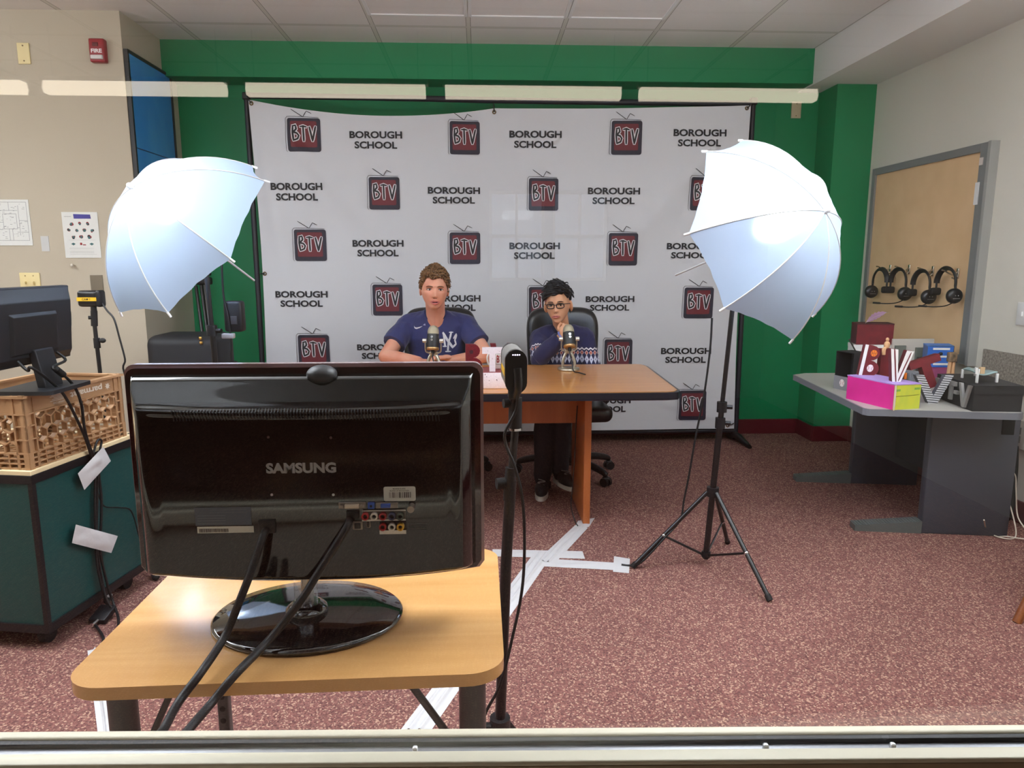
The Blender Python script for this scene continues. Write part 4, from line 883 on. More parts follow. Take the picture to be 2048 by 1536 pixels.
m.build('emblem', pm('emblem_white', (232, 232, 236), 0.6), shirt)
SWF = emblem(bvhA, 828, 649, 846, 658, 4.2)
top = [(.05, 1.0), (.02, .6), (.12, .38), (.3, .34), (.6, .48), (1.0, .72)]; bot = [(.05, 1.0), (.0, .5), (.08, .12), (.28, .0), (.6, .22), (1.0, .72)]
m = MB(); n = len(top); m.add([SWF(*p) for p in top] + [SWF(*p) for p in bot], [(i, i + 1, n + i + 1, n + i) for i in range(n - 1)]).build('swoosh', pm('emblem_white', (232, 232, 236)), shirt)
MB().poly([(1.0, .9), (1.25, 1.3), (1.3, .8)], SWF).build('badge', pm('badge_grey', (170, 172, 190), 0.6), shirt)
def lineA(th):
    a = abs(th); 
    z = .60 - .03 * math.cos(6 * th) if a < .75 else (.60 - (a - .75) * 1.15 if a < 1.35 else (-.09 if a < 1.75 else -.09 - (a - 1.75) * .55)); return max(z, -.62)
def curl(p, nn, th, rnd, L):
    f = Vector((rnd.uniform(-.8, .8), rnd.uniform(-1.0, .2), rnd.uniform(-.3, .6))); q = (f - nn * f.dot(nn)).normalized(); w_ = nn.cross(q); out = []
    for i in range(6): a = i / 5 * rnd.uniform(2.6, 4.6); out.append(p + q * (math.sin(a) * L * .42) + nn * ((1 - math.cos(a)) * L * .28 + .001) + w_ * (i / 5 * L * .4))
    return out
HAIRA = pm('hair_brown', (60, 40, 26), 0.5, spec=0.4, noise_=(95, (142, 104, 66)))
hair(pa, HA, [HAIRA, pm('hair_light_brown', (124, 88, 56), 0.5, spec=0.4)], lineA, lambda th, ph: .006 + .010 * max(0, math.sin(ph)) + .003 * math.cos(th), 48, 620, .021, .0034, curl, 4, 1.02)
JEAN = pm('dark_trousers', (36, 38, 48), 0.8)
legs(pa, -.257, 4.43, .50, ((-.36, 4.03, .52), (-.15, 4.03, .52)), ((-.36, 4.03, .085), (-.15, 4.05, .085)), JEAN, ((-.1, -1, 0), (.1, -1, 0)), pm('sole_white', (210, 208, 200), 0.6))

# ---------------- the boy in glasses and patterned jumper
SKB = skin_mat('skin_tan', (218, 166, 132), (208, 152, 118))
pb = thing('person', 'boy in dark-framed glasses and patterned navy jumper, hand at his neck', 'person', (0.53, 4.45, 0))
HB = Matrix.Translation((0.462, 4.17, 1.083)) @ Matrix.Rotation(R(-17), 4, 'Z') @ Matrix.Rotation(R(-4), 4, 'Y') @ Matrix.Rotation(R(2), 4, 'X') @ Matrix.Scale(0.92, 4)
body = MB(); head_shape(body, HB, ear=(1.15, .080, 38), wide=0.98, chin=1.05, nose=0.85)
limb(body, [(.475, 4.20, 1.02), (.487, 4.235, .965), (.495, 4.26, .91)], [.049, .048, .058])
loft(body, [(.50, 4.33, .62, .13, .08), (.50, 4.31, .75, .135, .085), (.50, 4.29, .85, .145, .08), (.497, 4.275, .91, .10, .065), (.495, 4.265, .94, .05, .045)])
SB = [(.362, 4.27, .875), (.640, 4.29, .875)]; EB = [(.345, 4.105, .770), (.690, 4.20, .66)]; WB = [(.470, 4.050, .905), (.60, 4.10, .60)]
for i, s_ in ((0, -1), (1, 1)):
    S, E, W = Vector(SB[i]), Vector(EB[i]), Vector(WB[i])
    limb(body, [Vector((.50 + s_ * .07, 4.27, .90)), S], [.045, .046]); limb(body, [S, S.lerp(E, .5), E], [.045, .04, .034]); limb(body, [E, E.lerp(W, .4), W], [.036, .035, .024])
hand(body, (.474, 4.052, .912), (.48, .45, .80), (-.2, -1, .45), -1, .95, .84); hand(body, WB[1], (-.3, -.6, -.6), (0, -.5, .8), -1, .5, .84)
V, F = solid(body, .0026, 2); MB().add(V, F, 0, True).build('body', SKB, pb)
face_parts(pb, HB, pm('iris_dark', (34, 24, 22), 0.15), pm('brow_black', (66, 48, 42), 0.8), pm('lips_rose', (182, 104, 96), 0.45), open_=0.0, brow_lift=.004)
def mat_jumper():
    k = NB('fair_isle_knit'); U = k.n('ShaderNodeAttribute', attribute_name='band_u').outputs['Fac']; V_ = k.n('ShaderNodeAttribute', attribute_name='band_v').outputs['Fac']
    P = .021; fu = k.math('FRACT', k.math('DIVIDE', U, P)); tri = k.math('ABSOLUTE', k.math('SUBTRACT', fu, .5))          # 0..0.5
    def band(lo, hi): return k.math('MULTIPLY', k.math('GREATER_THAN', V_, lo), k.math('LESS_THAN', V_, hi))
    zig = k.math('LESS_THAN', k.math('ABSOLUTE', k.math('SUBTRACT', k.math('SUBTRACT', V_, .052), k.math('MULTIPLY', tri, -.016))), .0034)
    dist = k.math('ADD', k.math('DIVIDE', tri, .34), k.math('DIVIDE', k.math('ABSOLUTE', k.math('SUBTRACT', V_, .029)), .0095))
    dia = k.math('MULTIPLY', k.math('LESS_THAN', dist, 1.0), k.math('GREATER_THAN', dist, .40)); rim_ = k.math('MULTIPLY', k.math('LESS_THAN', dist, 1.28), k.math('GREATER_THAN', dist, 1.0))
    d2 = k.math('ADD', k.math('DIVIDE', tri, .46), k.math('DIVIDE', k.math('ABSOLUTE', k.math('ADD', V_, .002)), .021)); big = k.math('MULTIPLY', k.math('LESS_THAN', d2, 1.05), k.math('GREATER_THAN', d2, .22))
    c = k.mix(zig, (34, 34, 74), (226, 222, 226)); c = k.mix(rim_, c, (216, 206, 206)); c = k.mix(dia, c, (206, 112, 78)); c = k.mix(big, c, (206, 208, 226))
    k.l(c, k.b.inputs['Base Color']); k.b.inputs['Roughness'].default_value = .9; k.b.inputs['Sheen Weight'].default_value = .15
    return k.m
sh = MB(); loft(sh, [(.505, 4.35, .60, .165, .11), (.503, 4.33, .70, .168, .112), (.50, 4.31, .80, .165, .105), (.50, 4.29, .87, .155, .09), (.497, 4.28, .915, .115, .075), (.495, 4.27, .955, .062, .056)])
for i, s_ in ((0, -1), (1, 1)):
    S, E, W = Vector(SB[i]), Vector(EB[i]), Vector(WB[i]); limb(sh, [Vector((.50 + s_ * .06, 4.27, .905)), S], [.055, .06])
    sh.tube([S, S.lerp(E, .5), E], [.060, .057, .052], 20); sh.ell(E, (.052, .052, .052)); sh.tube([E, E.lerp(W, .5), E.lerp(W, .93)], [.052, .050, .041], 20)
V, F = solid(sh, .0045, 4); V = cloth_noise(V, F, .008, 13, 8.0)
NKB = Vector((.492, 4.235, .965))
def in_neck_b(p): q = p - NKB; return (q.x / .056) ** 2 + ((q.y + .01) / .080) ** 2 + ((q.z + .002) / .066) ** 2 < 1
F2, rim = cut_hole(V, F, in_neck_b)
jumper = MB().add(V, F2, 0, True).build('jumper', mat_jumper(), pb)
if len(rim) > 20: MB().tube(smooth_loop(rim), .009, 10, closed=True, curve=False).build('collar', pm('jumper_rib', (26, 26, 56), 0.9), jumper)
# pattern coordinates: around and along the torso or the upper arms
def seg_par(p, A, B):
    A, B = Vector(A), Vector(B); d = B - A; t = (p - A).dot(d) / d.dot(d); c = A + d * max(0, min(1, t)); return (p - c).length, t * d.length, d
bu = []; bv = []
for p in V:
    best = None
    for i in (0, 1):
        L, s_, d = seg_par(p, SB[i], EB[i]); L2, s2, d2 = seg_par(p, EB[i], WB[i])
        if L < .072 and s_ > .02 and (L < L2 or s2 < .0) and (i == 0 and p.x < .405):
            c = Vector(SB[i]) + d.normalized() * s_; q = p - c; ang = math.atan2(q.x, -q.y); best = (ang * .055, d.length * .93 - s_)
        elif i == 0 and L2 < .06 and p.y < 4.2 and s2 > 0.0 and L2 < L: best = (0, .5)
    if best is None: best = (p.x, p.z - .758)
    bu.append(best[0] / 1.2 + 5.0); bv.append(best[1] / 1.2)
me = jumper.data
for nm, dat in (('band_u', bu), ('band_v', bv)):
    at_ = me.attributes.new(nm, 'FLOAT', 'POINT'); at_.data.foreach_set('value', dat)
# glasses
GL = pm('glasses_brown', (30, 16, 18), 0.3); g_ = MB()
for s_ in (-1, 1):
    o = [(s_ * (.031 + .0235 * math.copysign(abs(math.cos(q)) ** .6, math.cos(q))), -.0945 + .010 * (abs(.031 + .0235 * math.cos(q)) / .06) ** 2, -.002 + .0145 * math.copysign(abs(math.sin(q)) ** .6, math.sin(q))) for q in [i * math.pi / 16 for i in range(32)]]
    g_.tube([HB @ Vector(q) for q in o], .0030, 8, closed=True, curve=False); g_.tube([HB @ Vector((s_ * .054, -.086, .008)), HB @ Vector((s_ * .072, -.06, .007)), HB @ Vector((s_ * .076, -.01, .004)), HB @ Vector((s_ * .075, .02, -.004))], .0021, 8)
g_.tube([HB @ Vector((-.0085, -.094, .002)), HB @ Vector((0, -.101, .006)), HB @ Vector((.0085, -.094, .002))], .002, 8)
glasses = g_.build('glasses', GL, pb)
for s_ in (-1, 1):
    o = [HB @ Vector((s_ * (.031 + .022 * math.copysign(abs(math.cos(q)) ** .6, math.cos(q))), -.0935 + .008 * (abs(.031 + .022 * math.cos(q)) / .06) ** 2, -.002 + .0135 * math.copysign(abs(math.sin(q)) ** .6, math.sin(q)))) for q in [i * math.pi / 12 for i in range(24)]]
    MB().add(o, [tuple(range(24))]).build('lens', mat_pane('lens_glass_%d' % s_, r0=.025), glasses)
d = (Vector(WB[0]) - Vector(EB[0])).normalized(); c = Vector(WB[0]) + d * .006; u = d.orthogonal().normalized(); w_ = d.cross(u)
wb = MB()
wb.tube([c + (u * math.cos(i * .393) + w_ * math.sin(i * .393)) * .029 for i in range(16)], .0055, 8, closed=True, curve=False, flat=1.2); wb.build('wristband', pm('wristband_blue', (116, 124, 190), 0.5), pb)
def lineB(th):
    a = abs(th); z = .60 + .06 * th - .03 * math.cos(9 * th) if a < .95 else (.62 - (a - .95) * .9 if a < 1.25 else (.34 if a < 1.9 else .34 - (a - 1.9) * 1.6)); return max(min(z, .8), -.55)
def lock(p, nn, th, rnd, L):
    f = Vector((-.9 + rnd.uniform(-.3, .3), -.55, .05)) if p.y < .02 else Vector((p.x * 8, .7, -.6)); f = f + Vector((rnd.uniform(-.2, .2), 0, rnd.uniform(-.1, .5 if p.z > .06 else .1))); q = (f - nn * f.dot(nn) * .9).normalized()
    return [p, p + q * L * .4 + nn * L * .24, p + q * L * .8 + nn * L * rnd.uniform(.15, .42), p + q * L * 1.1 + nn * L * rnd.uniform(-.05, .45)]
HAIRB = pm('hair_black', (20, 19, 26), 0.45, spec=0.5)
hair(pb, HB, HAIRB, lineB, lambda th, ph: .010 + .020 * max(0, math.sin(ph)) + .007 * math.sin(th) * max(0, math.cos(ph)), 30, 420, .034, .0034, lock, 9, .98)
legs(pb, .50, 4.45, .50, ((.385, 4.02, .52), (.47, 4.03, .52)), ((.362, 3.99, .085), (.468, 4.03, .125)), JEAN, ((-.15, -1, 0), (.35, -1, 0)), pm('sole_white', (210, 208, 200)))
# ================================================================ near desk with the large monitor
MAPLE = mat_wood('maple_laminate', (214, 158, 96), (224, 170, 108), (234, 182, 122), 0, 0.8, 0.2, 0.6)
STEEL = pm('grey_steel_leg', (92, 90, 90), 0.4, 0.6)
dk = thing('student_desk', 'small maple desk with rounded corners under the large monitor', 'desk', (-0.28, 1.16, 0))
P = []
for (cx, cy, a0) in ((-.022, .985, -90), (-.022, 1.345, 0), (-.535, 1.345, 90), (-.535, .975, 180)):
    for i in range(9): g = R(a0 + 90 * i / 8); P.append((cx + .055 * math.cos(g), cy + .05 * math.sin(g)))
MB().prism(P, 0.7205, 0.74, smooth=True).build('desktop', MAPLE, dk, bevel=0.009, seg=4)
for x, y in ((-.536, .99), (-.015, .99)):
    MB().tube([(x, y, .721), (x, y, .02)], 0.0205, 16, curve=False, flat=1.0).build('leg', STEEL, dk)
    MB().cyl((x, y, 0), (x, y, .022), 0.024, n=14).build('foot_cap', RUBBER, dk)
for x, s_, q in ((-.536, 1, .085), (-.015, -1, .115)):
    MB().tube([(x + s_ * .015, .99, .57), (x + s_ * q, 1.0, .719)], 0.006, 8, curve=False, flat=.5).build('brace', STEEL, dk)
for x in (-.52, -.035):
    m = MB(); m.rbox((x, 1.33, .36), (.022, .022, .72), .004)
    for k in range(20): m.cyl((x, 1.3188, .70 - .026 * k), (x, 1.3182, .70 - .026 * k), .0058, n=12, mat=1)
    m.build('slotted_leg', [STEEL, pm('slot_dark', (24, 24, 26))], dk)
MB().rbox((-.277, 1.33, .70), (.48, .03, .036), .004).build('apron_bar', STEEL, dk)
# ---- the monitor seen from behind
GLOSS = pm('gloss_black', (10, 10, 12), 0.06, spec=0.55, coat=0.6); GLOSSB = pm('gloss_black_base', (8, 8, 9), 0.05, spec=0.6, coat=0.8)
TINT = pm('red_tinted_acrylic', (58, 10, 20), 0.08, spec=0.6, coat=0.8); RIM_SHEEN = pm('acrylic_pale_sheen', (206, 176, 180), 0.08, trans=0.35, ior=1.46, spec=0.7); NECKM = mat_pane('clear_neck', r0=.16)  # pale pink of the rim stands for reflections in the clear edge
mo = thing('monitor', 'large gloss black monitor seen from behind with SAMSUNG lettering', 'monitor', (-.286, 1.112, .74))
X0, X1, ZT = -.5525, .0055, 1.1655
def zb(x):
    q = abs((x - (X0 + X1) / 2) / ((X1 - X0) / 2)); return .804 + .020 * q ** 2.6
def outline(g, n=60):
    """monitor outline shrunk by g, counter-clockwise seen from behind"""
    r = .016; o = []
    for i in range(n + 1):
        x = X0 + g + r * .5 + (X1 - X0 - 2 * g - r) * i / n; o.append((x, zb(x) + g))
    o += [(X1 - g, zb(X1) + g + r * .6)]
    for cx, a0 in ((X1 - g - r, 0), (X0 + g + r, 90)):
        for i in range(7): a = R(a0 + 15 * i); o.append((cx + r * math.cos(a), ZT - g - r + r * math.sin(a)))
    o += [(X0 + g, zb(X0) + g + r * .6)]
    return o
MB().prism(outline(0), -1.132, -1.117, M=XZ.inverted() if False else Matrix(((1, 0, 0, 0), (0, 0, -1, 0), (0, 1, 0, 0), (0, 0, 0, 1)))).build('acrylic_rim', RIM_SHEEN, mo, bevel=.003)
MB().prism(outline(.005), -1.136, -1.108, M=XZ).build('bezel', TINT, mo, bevel=.003)
MB().prism(outline(.018), -1.1375, -1.134, M=XZ).build('screen', pm('screen_dark', (12, 14, 18), 0.1), mo)
def ss(e): e = max(0.0, min(1.0, e)); return e * e * (3 - 2 * e)
def back_y(x, z):
    e = min(x - X0 - .012, X1 - .012 - x); et = ZT - .012 - z; eb = z - zb(x) - .010
    d = .018 * ss(min(e, et, eb) / .010) + .022 * ss(min(e / .026, et / .058, eb / .016))
    zr = ZT - .062 + .010 * abs((x + .2735) / .28) ** 2.2                          # curved shoulder line under the top
    d += .006 * ss((zr - z) / .006) * ss(e / .04) - .003 * ss((zr - .012 - z) / .004) * ss((e - .03) / .02)
    return 1.112 - d
def bshell(u, v):
    x = X0 + .009 + (X1 - X0 - .018) * u; z0 = zb(x) + .008
    for nx in (-.335, -.226):
        z0 += .0055 * math.sqrt(max(0.0, 1 - ((x - nx) / .0055) ** 2))
    z = z0 + (ZT - .009 - z0) * v; return Vector((x, back_y(x, z), z))
MB().grid(bshell, 260, 120).build('back_shell', GLOSS, mo)
BK = lambda u, v, d=0.0: Vector((u, back_y(u, v) - d, v))
def bk(px, py): p = aty(px, py, 1.0695); return p.x, p.z
def bbox(x0, y0, x1, y1): a = bk(x0, y1); b = bk(x1, y0); return a[0], a[1], b[0] - a[0], b[1] - a[1]
m = MB(); a, b, c, d = bbox(533, 924, 672, 947); m.text('SAMSUNG', BK, a, b, c, d, bold=.045, off=.0008).build('lettering', pm('logo_silver', (176, 176, 180), 0.3, 0.4), mo)
m = MB()
for k in range(84):
    x, z = bk(345 + 6.4 * k, 820 - 3 * math.sin(k / 83 * 3.14)); m.stroke([(x, z), (x + .0018, z - .017)], .0013, BK, 0, .0022, step=.002, round_=False)
m.build('vent', pm('vent_grey', (52, 52, 56), 0.5), mo)
def decal(name, x0, y0, x1, y1, mat, off=.0008, parent=None, r=.0):
    a, b, c, d = bbox(x0, y0, x1, y1); return MB().poly(rrect(a, b, a + c, b + d, min(r, c * .3, d * .3) + 1e-5, 3), BK, 0, off).build(name, mat, parent or mo)
lb = decal('asset_label', 768, 972, 831, 1002, PAPER, .0012, r=.003); m = MB()
a, b, c, d = bbox(779, 983, 822, 995); random.seed(2); x = 0.0
while x < .98: w_ = random.choice((.015, .03, .05)); m.stroke([(a + c * (x + w_ / 2), b), (a + c * (x + w_ / 2), b + d)], c * w_, BK, 0, .0018, round_=False); x += w_ + random.choice((.02, .035, .05))
a, b, c, d = bbox(786, 975, 811, 978.2); m.text('MORRIS PLAINS', BK, a, b, c, d, off=.0018); a, b, c, d = bbox(780, 979, 818, 982); m.text('BOARD OF EDUCATION', BK, a, b, c, d, off=.0018)
m.build('barcode', pm('barcode_grey', (84, 76, 76), 0.6), lb)
lb = decal('rating_label', 392, 1013, 502, 1051, pm('label_slate', (92, 100, 114), 0.5), .0010); m = MB()
for k, y in enumerate((1018, 1023, 1030, 1035, 1040, 1045)): a, b, c, d = bbox(396 if k > 1 else 420, y, 452 if k > 1 else 495, y + 1.4); m.poly([(a, b), (a + c, b), (a + c, b + d), (a, b + d)], BK, 0, .0016)
m.build('fine_print', pm('print_slate', (140, 146, 156), 0.5), lb)
lb = decal('serial_label', 396, 1051, 508, 1066, PAPER, .0012); m = MB(); a, b, c, d = bbox(400, 1056, 458, 1064); x = 0.0
while x < .98: w_ = random.choice((.012, .022, .03)); m.stroke([(a + c * (x + w_ / 2), b), (a + c * (x + w_ / 2), b + d)], c * w_, BK, 0, .0018, round_=False); x += w_ + random.choice((.012, .02))
m.build('barcode', pm('barcode_grey', (84, 76, 76)), lb)
PG = pm('port_grey', (150, 140, 132), 0.35, 0.5); PD = pm('port_dark', (26, 26, 28), 0.4); PB = pm('port_blue', (60, 98, 190), 0.4)
def port(name, px, py, w_, h, mat, dep=.006, r=.001, parent=None):
    x, z = bk(px, py); y = back_y(x, z); return MB().rbox((x, y - dep / 2 + .001, z), (w_, dep, h), r, 2).build(name, mat, parent or mo)
pd = port('port_plate', 705, 1010, .042, .011, PG, .004); port('socket', 705, 1010, .022, .0065, pm('socket_cream', (214, 200, 184), 0.4), .009, parent=pd)
for px in (685, 725): port('screw_post', px, 1010, .005, .005, PG, .009, parent=pd)
pj = port('audio_jack', 743, 1010, .0105, .010, PB, .006); port('jack_hole', 743, 1010, .0035, .0035, PD, .008, parent=pj)
pv = port('port_plate', 774, 1010, .034, .010, PG, .004); port('socket', 772, 1009, .015, .006, PB, .009, parent=pv)
x, z = bk(824, 1012); MB().cyl((x, back_y(x, z), z), (x - .001, back_y(x, z) - .014, z - .001), .0055, n=16).build('aerial_socket', PG, mo)
def rca(px, py, col, parent):
    x, z = bk(px, py); y = back_y(x, z); g_ = MB().lathe([(.0028, 0), (.0058, 0), (.0058, .009), (.0035, .009), (.0035, .002)], n=16, M=Matrix.Translation((x, y - .002, z)) @ Matrix.Rotation(R(90), 4, 'X'), mat=0); g_.cyl((x, y - .001, z), (x, y - .006, z), .0026, n=12, mat=1); g_.build('phono_socket', [col, PD], parent)
RED = pm('phono_red', (168, 40, 44), 0.35); WHT = pm('phono_white', (222, 216, 206), 0.35); BLU = pm('phono_blue', (60, 66, 96), 0.35); GRN = pm('phono_green', (70, 84, 76), 0.35); YEL = pm('phono_yellow', (222, 172, 60), 0.35)
rw = port('port_plate', 768.5, 1028, .066, .0165, pm('port_warm', (116, 108, 100), 0.4), .003)
decal('label_strip', 725, 1017.5, 812, 1021, PAPER, .004, rw); decal('label_strip', 725, 1036, 812, 1040.5, PAPER, .004, rw)
for px, c in ((732, RED), (750, WHT), (767, RED), (785, BLU), (802, GRN)): rca(px, 1029, c, rw)
rw = port('port_plate', 786.5, 1050, .042, .013, PD, .003); decal('label_strip', 760, 1058, 813, 1066.5, PAPER, .004, rw)
for px, c in ((767, RED), (785, WHT), (802, YEL)): rca(px, 1050, c, rw)
us = port('data_port', 716, 1050, .0155, .014, PG, .004); port('port_hole', 716, 1050, .0095, .009, PD, .006, parent=us)
hd = port('video_port', 737, 1047, .0065, .012, PG, .004); port('port_hole', 737, 1047, .004, .009, PD, .006, parent=hd)
m = MB()
for y in (1045, 1048, 1051, 1054, 1058): a, b, c, d = bbox(817, y, 857 - (y % 4) * 2, y + 1.2); m.poly([(a, b), (a + c, b), (a + c, b + d), (a, b + d)], BK, 0, .0008)
m.build('fine_print', pm('print_dim', (104, 100, 104), 0.5), mo)
port('socket_well', 535, 1052, .026, .022, PD, .004); port('socket_well', 706, 1028, .020, .013, PD, .004)
for px, py in ((537, 874), (662, 875), (544, 989), (667, 989)): x, z = bk(px, py); MB().cyl((x, back_y(x, z) + .001, z), (x, back_y(x, z) - .0008, z), .0022, n=10).build('screw', CHROME, mo)
OV = Matrix.Translation((-.286, 1.112, .7402)) @ Matrix.Diagonal((1, .79, 1, 1))
MB().lathe([(0, 0), (.150, 0), (.1545, .003), (.1545, .007), (.150, .0105), (.11, .014), (.05, .018), (0, .018)], n=64, M=OV).build('base', GLOSSB, mo)
MB().lathe([(.031, .755), (.034, .758), (.033, .766), (.026, .772), (.022, .774)], o=(-.286, 1.10, 0), n=32).build('base_collar', GLOSSB, mo)
MB().cyl((-.286, 1.10, .762), (-.286, 1.10, .822), .0185, n=32).build('neck', NECKM, mo)
MB().cyl((-.286, 1.10, .765), (-.286, 1.10, .772), .0205, n=32).build('neck_ring', CHROME, mo)
MB().cyl((-.284, 1.102, .772), (-.284, 1.102, .82), .010, n=20).build('neck_core', pm('core_silver', (180, 180, 184), 0.2, 0.8), mo)
c = aty(640, 751, 1.085)
tag(MB().ell((c.x, 1.098, c.z), (.0235, .022, .0145), 28, 14).build('webcam', pm('webcam_grey', (58, 58, 62), 0.45)), 'round dark grey webcam puck perched on top edge of the large monitor', 'webcam')
def wirepath(name, label, pts, r, mat=None, cat='cable', group=None): return tag(MB().tube(pts, r, 10).build(name, mat or CORD), label, cat, group)
a = bk(534, 1058); b = bk(700, 1038)
wirepath('cable', 'thick black cable plugged in under the wide rating label of the large monitor', [(a[0], 1.066, a[1]), (a[0] - .002, 1.05, a[1] - .008), aty(505, 1135, 1.03), aty(482, 1195, 1.01), atz(450, 1272, .775), atz(402, 1345, .757), (aty(358, 1403, .895)), aty(325, 1462, .835), aty(268, 1550, .775), (-.46, .755, .45), (-.44, .76, .2), (-.40, .76, .02)], .0060)
wirepath('cable', 'thick black cable plugged in beside the row of coloured sockets', [(b[0], 1.066, b[1]), (b[0] - .004, 1.05, b[1] - .010), aty(640, 1140, 1.03), aty(600, 1203, 1.01), atz(540, 1278, .772), atz(470, 1350, .757), aty(424, 1405, .895), aty(372, 1466, .835), aty(300, 1556, .775), (-.44, .755, .45), (-.42, .76, .2), (-.36, .76, .02)], .0060)

# ================================================================ video cameras on stands
CGREY = pm('camera_grey', (122, 119, 116), 0.5); CBLK = pm('camera_black', (20, 18, 22), 0.3); YLAB = pm('label_yellow', (224, 178, 40), 0.5)
def stadium(w_, h, n=10):
    r = w_ / 2; return [(r * math.cos(R(a)), (h / 2 - r) + r * math.sin(R(a))) for a in [i * 180 / n for i in range(n + 1)]] + [(-r * math.cos(R(a)), -(h / 2 - r) - r * math.sin(R(a))) for a in [i * 180 / n for i in range(n + 1)]]
def camera(label, M, w_, h, L, strip, leds):
    """pill-shaped camera; local -y end is its back face, z up"""
    o = M.translation; t = thing('video_camera', label, 'video camera', tuple(o), 0, 'pill-shaped video cameras'); Q = M @ XZ
    MB().prism(stadium(w_, h), -L + .012, -.004, M=Q, smooth=True).build('body', CGREY if leds else CBLK, t)
    MB().prism(stadium(w_ * 1.02, h * 1.01), -.012, .004, M=Q, smooth=True).build('back_cap', CBLK, t, bevel=.003)
    MB().prism(stadium(w_ * 1.02, h * 1.01), -L, -L + .014, M=Q, smooth=True).build('front_cap', CBLK, t, bevel=.003)
    MB().box((-w_ / 2 * (1 if leds else 1), L * .5, -h * .05), (.0015, L * .72, .016), M=M).build('label_tape', YLAB, t)
    if strip: MB().text(strip, lambda u, v, d=0.0: M @ Vector((-w_ / 2 - .001 - d, L * .5 - u, -h * .05 + v)), -.026, -.005, .052, .010, off=.0005).build('label_print', INK, t)
    if leds:
        for k in range(4):
            MB().ell((-.0068 + .0046 * k, -.0045, h * .5 - .0105), (.0017, .0008, .0017 if k in (1, 2) else .0014), 10, 6, M=M).build('status_light', mat_emit('led_%d' % k, (236, 226, 255), 2.2), t)
        MB().rbox((0, -.004, -.002), (.004, .002, .004), .001, M=M).build('button', PD, t)
    return t
MC = Matrix.Translation((0.0775, 1.50, 1.092)) @ Matrix.Rotation(R(2), 4, 'Z')
camera('black and grey video camera with lit status dots on the tall near stand', MC, .046, .094, .135, None, True)
pt = [aty(1031, 800, 1.52), aty(1030, 862, 1.52), aty(1022, 960, 1.515), aty(1012, 1130, 1.51), aty(1000, 1450, 1.50)]
sd = thing('camera_stand', 'tall thin black stand beside the maple desk, video camera on top', 'stand', (pt[4].x - .01, 1.49, 0))
MB().rbox((0.073, 1.515, 1.045), (.024, .034, .03), .005).tube([(.080, 1.497, 1.10), (.082, 1.495, 1.06), (.074, 1.512, 1.03), aty(1031, 800, 1.52)], .010, 10).build('camera_bracket', CBLK, sd)
cl = MB().tube([aty(1031, 795, 1.52), aty(1030, 858, 1.52)], [.0145, .0150, .0150], 16, curve=False).build('pan_head', BLACK, sd)
k_ = aty(1014, 806, 1.52); MB().cyl((k_.x + .01, 1.52, k_.z), (k_.x - .008, 1.515, k_.z), .010, n=16).build('knob', RUBBER, cl)
k_ = aty(1030, 857, 1.52); MB().cyl(k_ - Vector((0, 0, .003)), k_ + Vector((0, 0, .002)), .0155, n=18).build('ring', CHROME, sd)
MB().tube([pt[1], pt[2]], .0085, 14, curve=False).build('upper_pole', BLACKM, sd)
cl = MB().tube([aty(1022, 935, 1.515), aty(1017, 1000, 1.512)], [.0125, .0135, .0125], 14, curve=False).build('collar', BLACK, sd)
k_ = aty(1000, 966, 1.513); MB().cyl((k_.x + .012, 1.513, k_.z), (k_.x - .008, 1.508, k_.z), .0125, n=16).build('knob', RUBBER, cl)
MB().tube([pt[2], pt[3], pt[4], (pt[4].x - .012, 1.49, .05)], .0125, 14, curve=False).build('lower_pole', BLACKM, sd)
MB().cyl(pt[4] - Vector((0, 0, .02)), pt[4] + Vector((0, 0, .02)), .024, n=14).rbox(pt[4] + Vector((-.028, -.01, 0)), (.02, .02, .022), .005).build('leg_collar', BLACK, sd)
for dx, dy in ((.17, .06), (-.02, -.19), (-.06, .20)):
    lg = MB().tube([pt[4] + Vector((dx * .1, dy * .1, 0)), (pt[4].x + dx, 1.50 + dy, .01)], .009, 10, curve=False).build('leg', BLACKM, sd)
    MB().ell((pt[4].x + dx, 1.50 + dy, .012), (.014, .014, .012), 12, 8).build('rubber_foot', RUBBER, lg)
wirepath('cord', 'thin black cord hanging down along the tall near stand', [aty(1036, 775, 1.49), aty(1032, 820, 1.50), aty(1011, 862, 1.50), aty(1012, 890, 1.50), aty(1030, 935, 1.49), aty(1045, 1000, 1.49), aty(1049, 1090, 1.49), aty(1044, 1180, 1.49), aty(1026, 1270, 1.49), aty(1000, 1370, 1.48), aty(965, 1445, 1.47), (-.03, 1.46, .1), (-.02, 1.50, .006), (.1, 1.7, .006)], .0035, cat='cord')
# small camera by the wall
cx = aty(184, 597, 3.15); MC2 = Matrix.Translation((cx.x + .045, 3.13, cx.z)) @ Matrix.Rotation(R(78), 4, 'Z')
t = thing('video_camera', 'small black video camera with yellow label strip, by the beige wall', 'video camera', tuple(MC2.translation), 0, 'pill-shaped video cameras')
MB().rbox((cx.x - .008, 3.15, cx.z), (.088, .052, .070), .014, 4).build('body', CBLK, t)
MB().rbox((cx.x + .037, 3.148, cx.z), (.022, .054, .072), .012, 4).build('back_cap', BLACK, t)
MB().box((cx.x - .008, 3.1232, cx.z - .002), (.084, .0015, .016)).build('label_tape', YLAB, t)
MB().text('CAM 1', plane_fn((cx.x - .008, 3.1222, cx.z - .002), (1, 0, 0), (0, 0, 1)), -.02, -.0045, .034, .009, off=.0003).build('label_print', INK, t)
sp = [aty(187, 612, 3.15), aty(189, 640, 3.15), aty(196, 700, 3.15)]
sd = thing('camera_stand', 'thin black stand behind the brown crate, small camera on top', 'stand', (sp[2].x, 3.15, 0), 0)
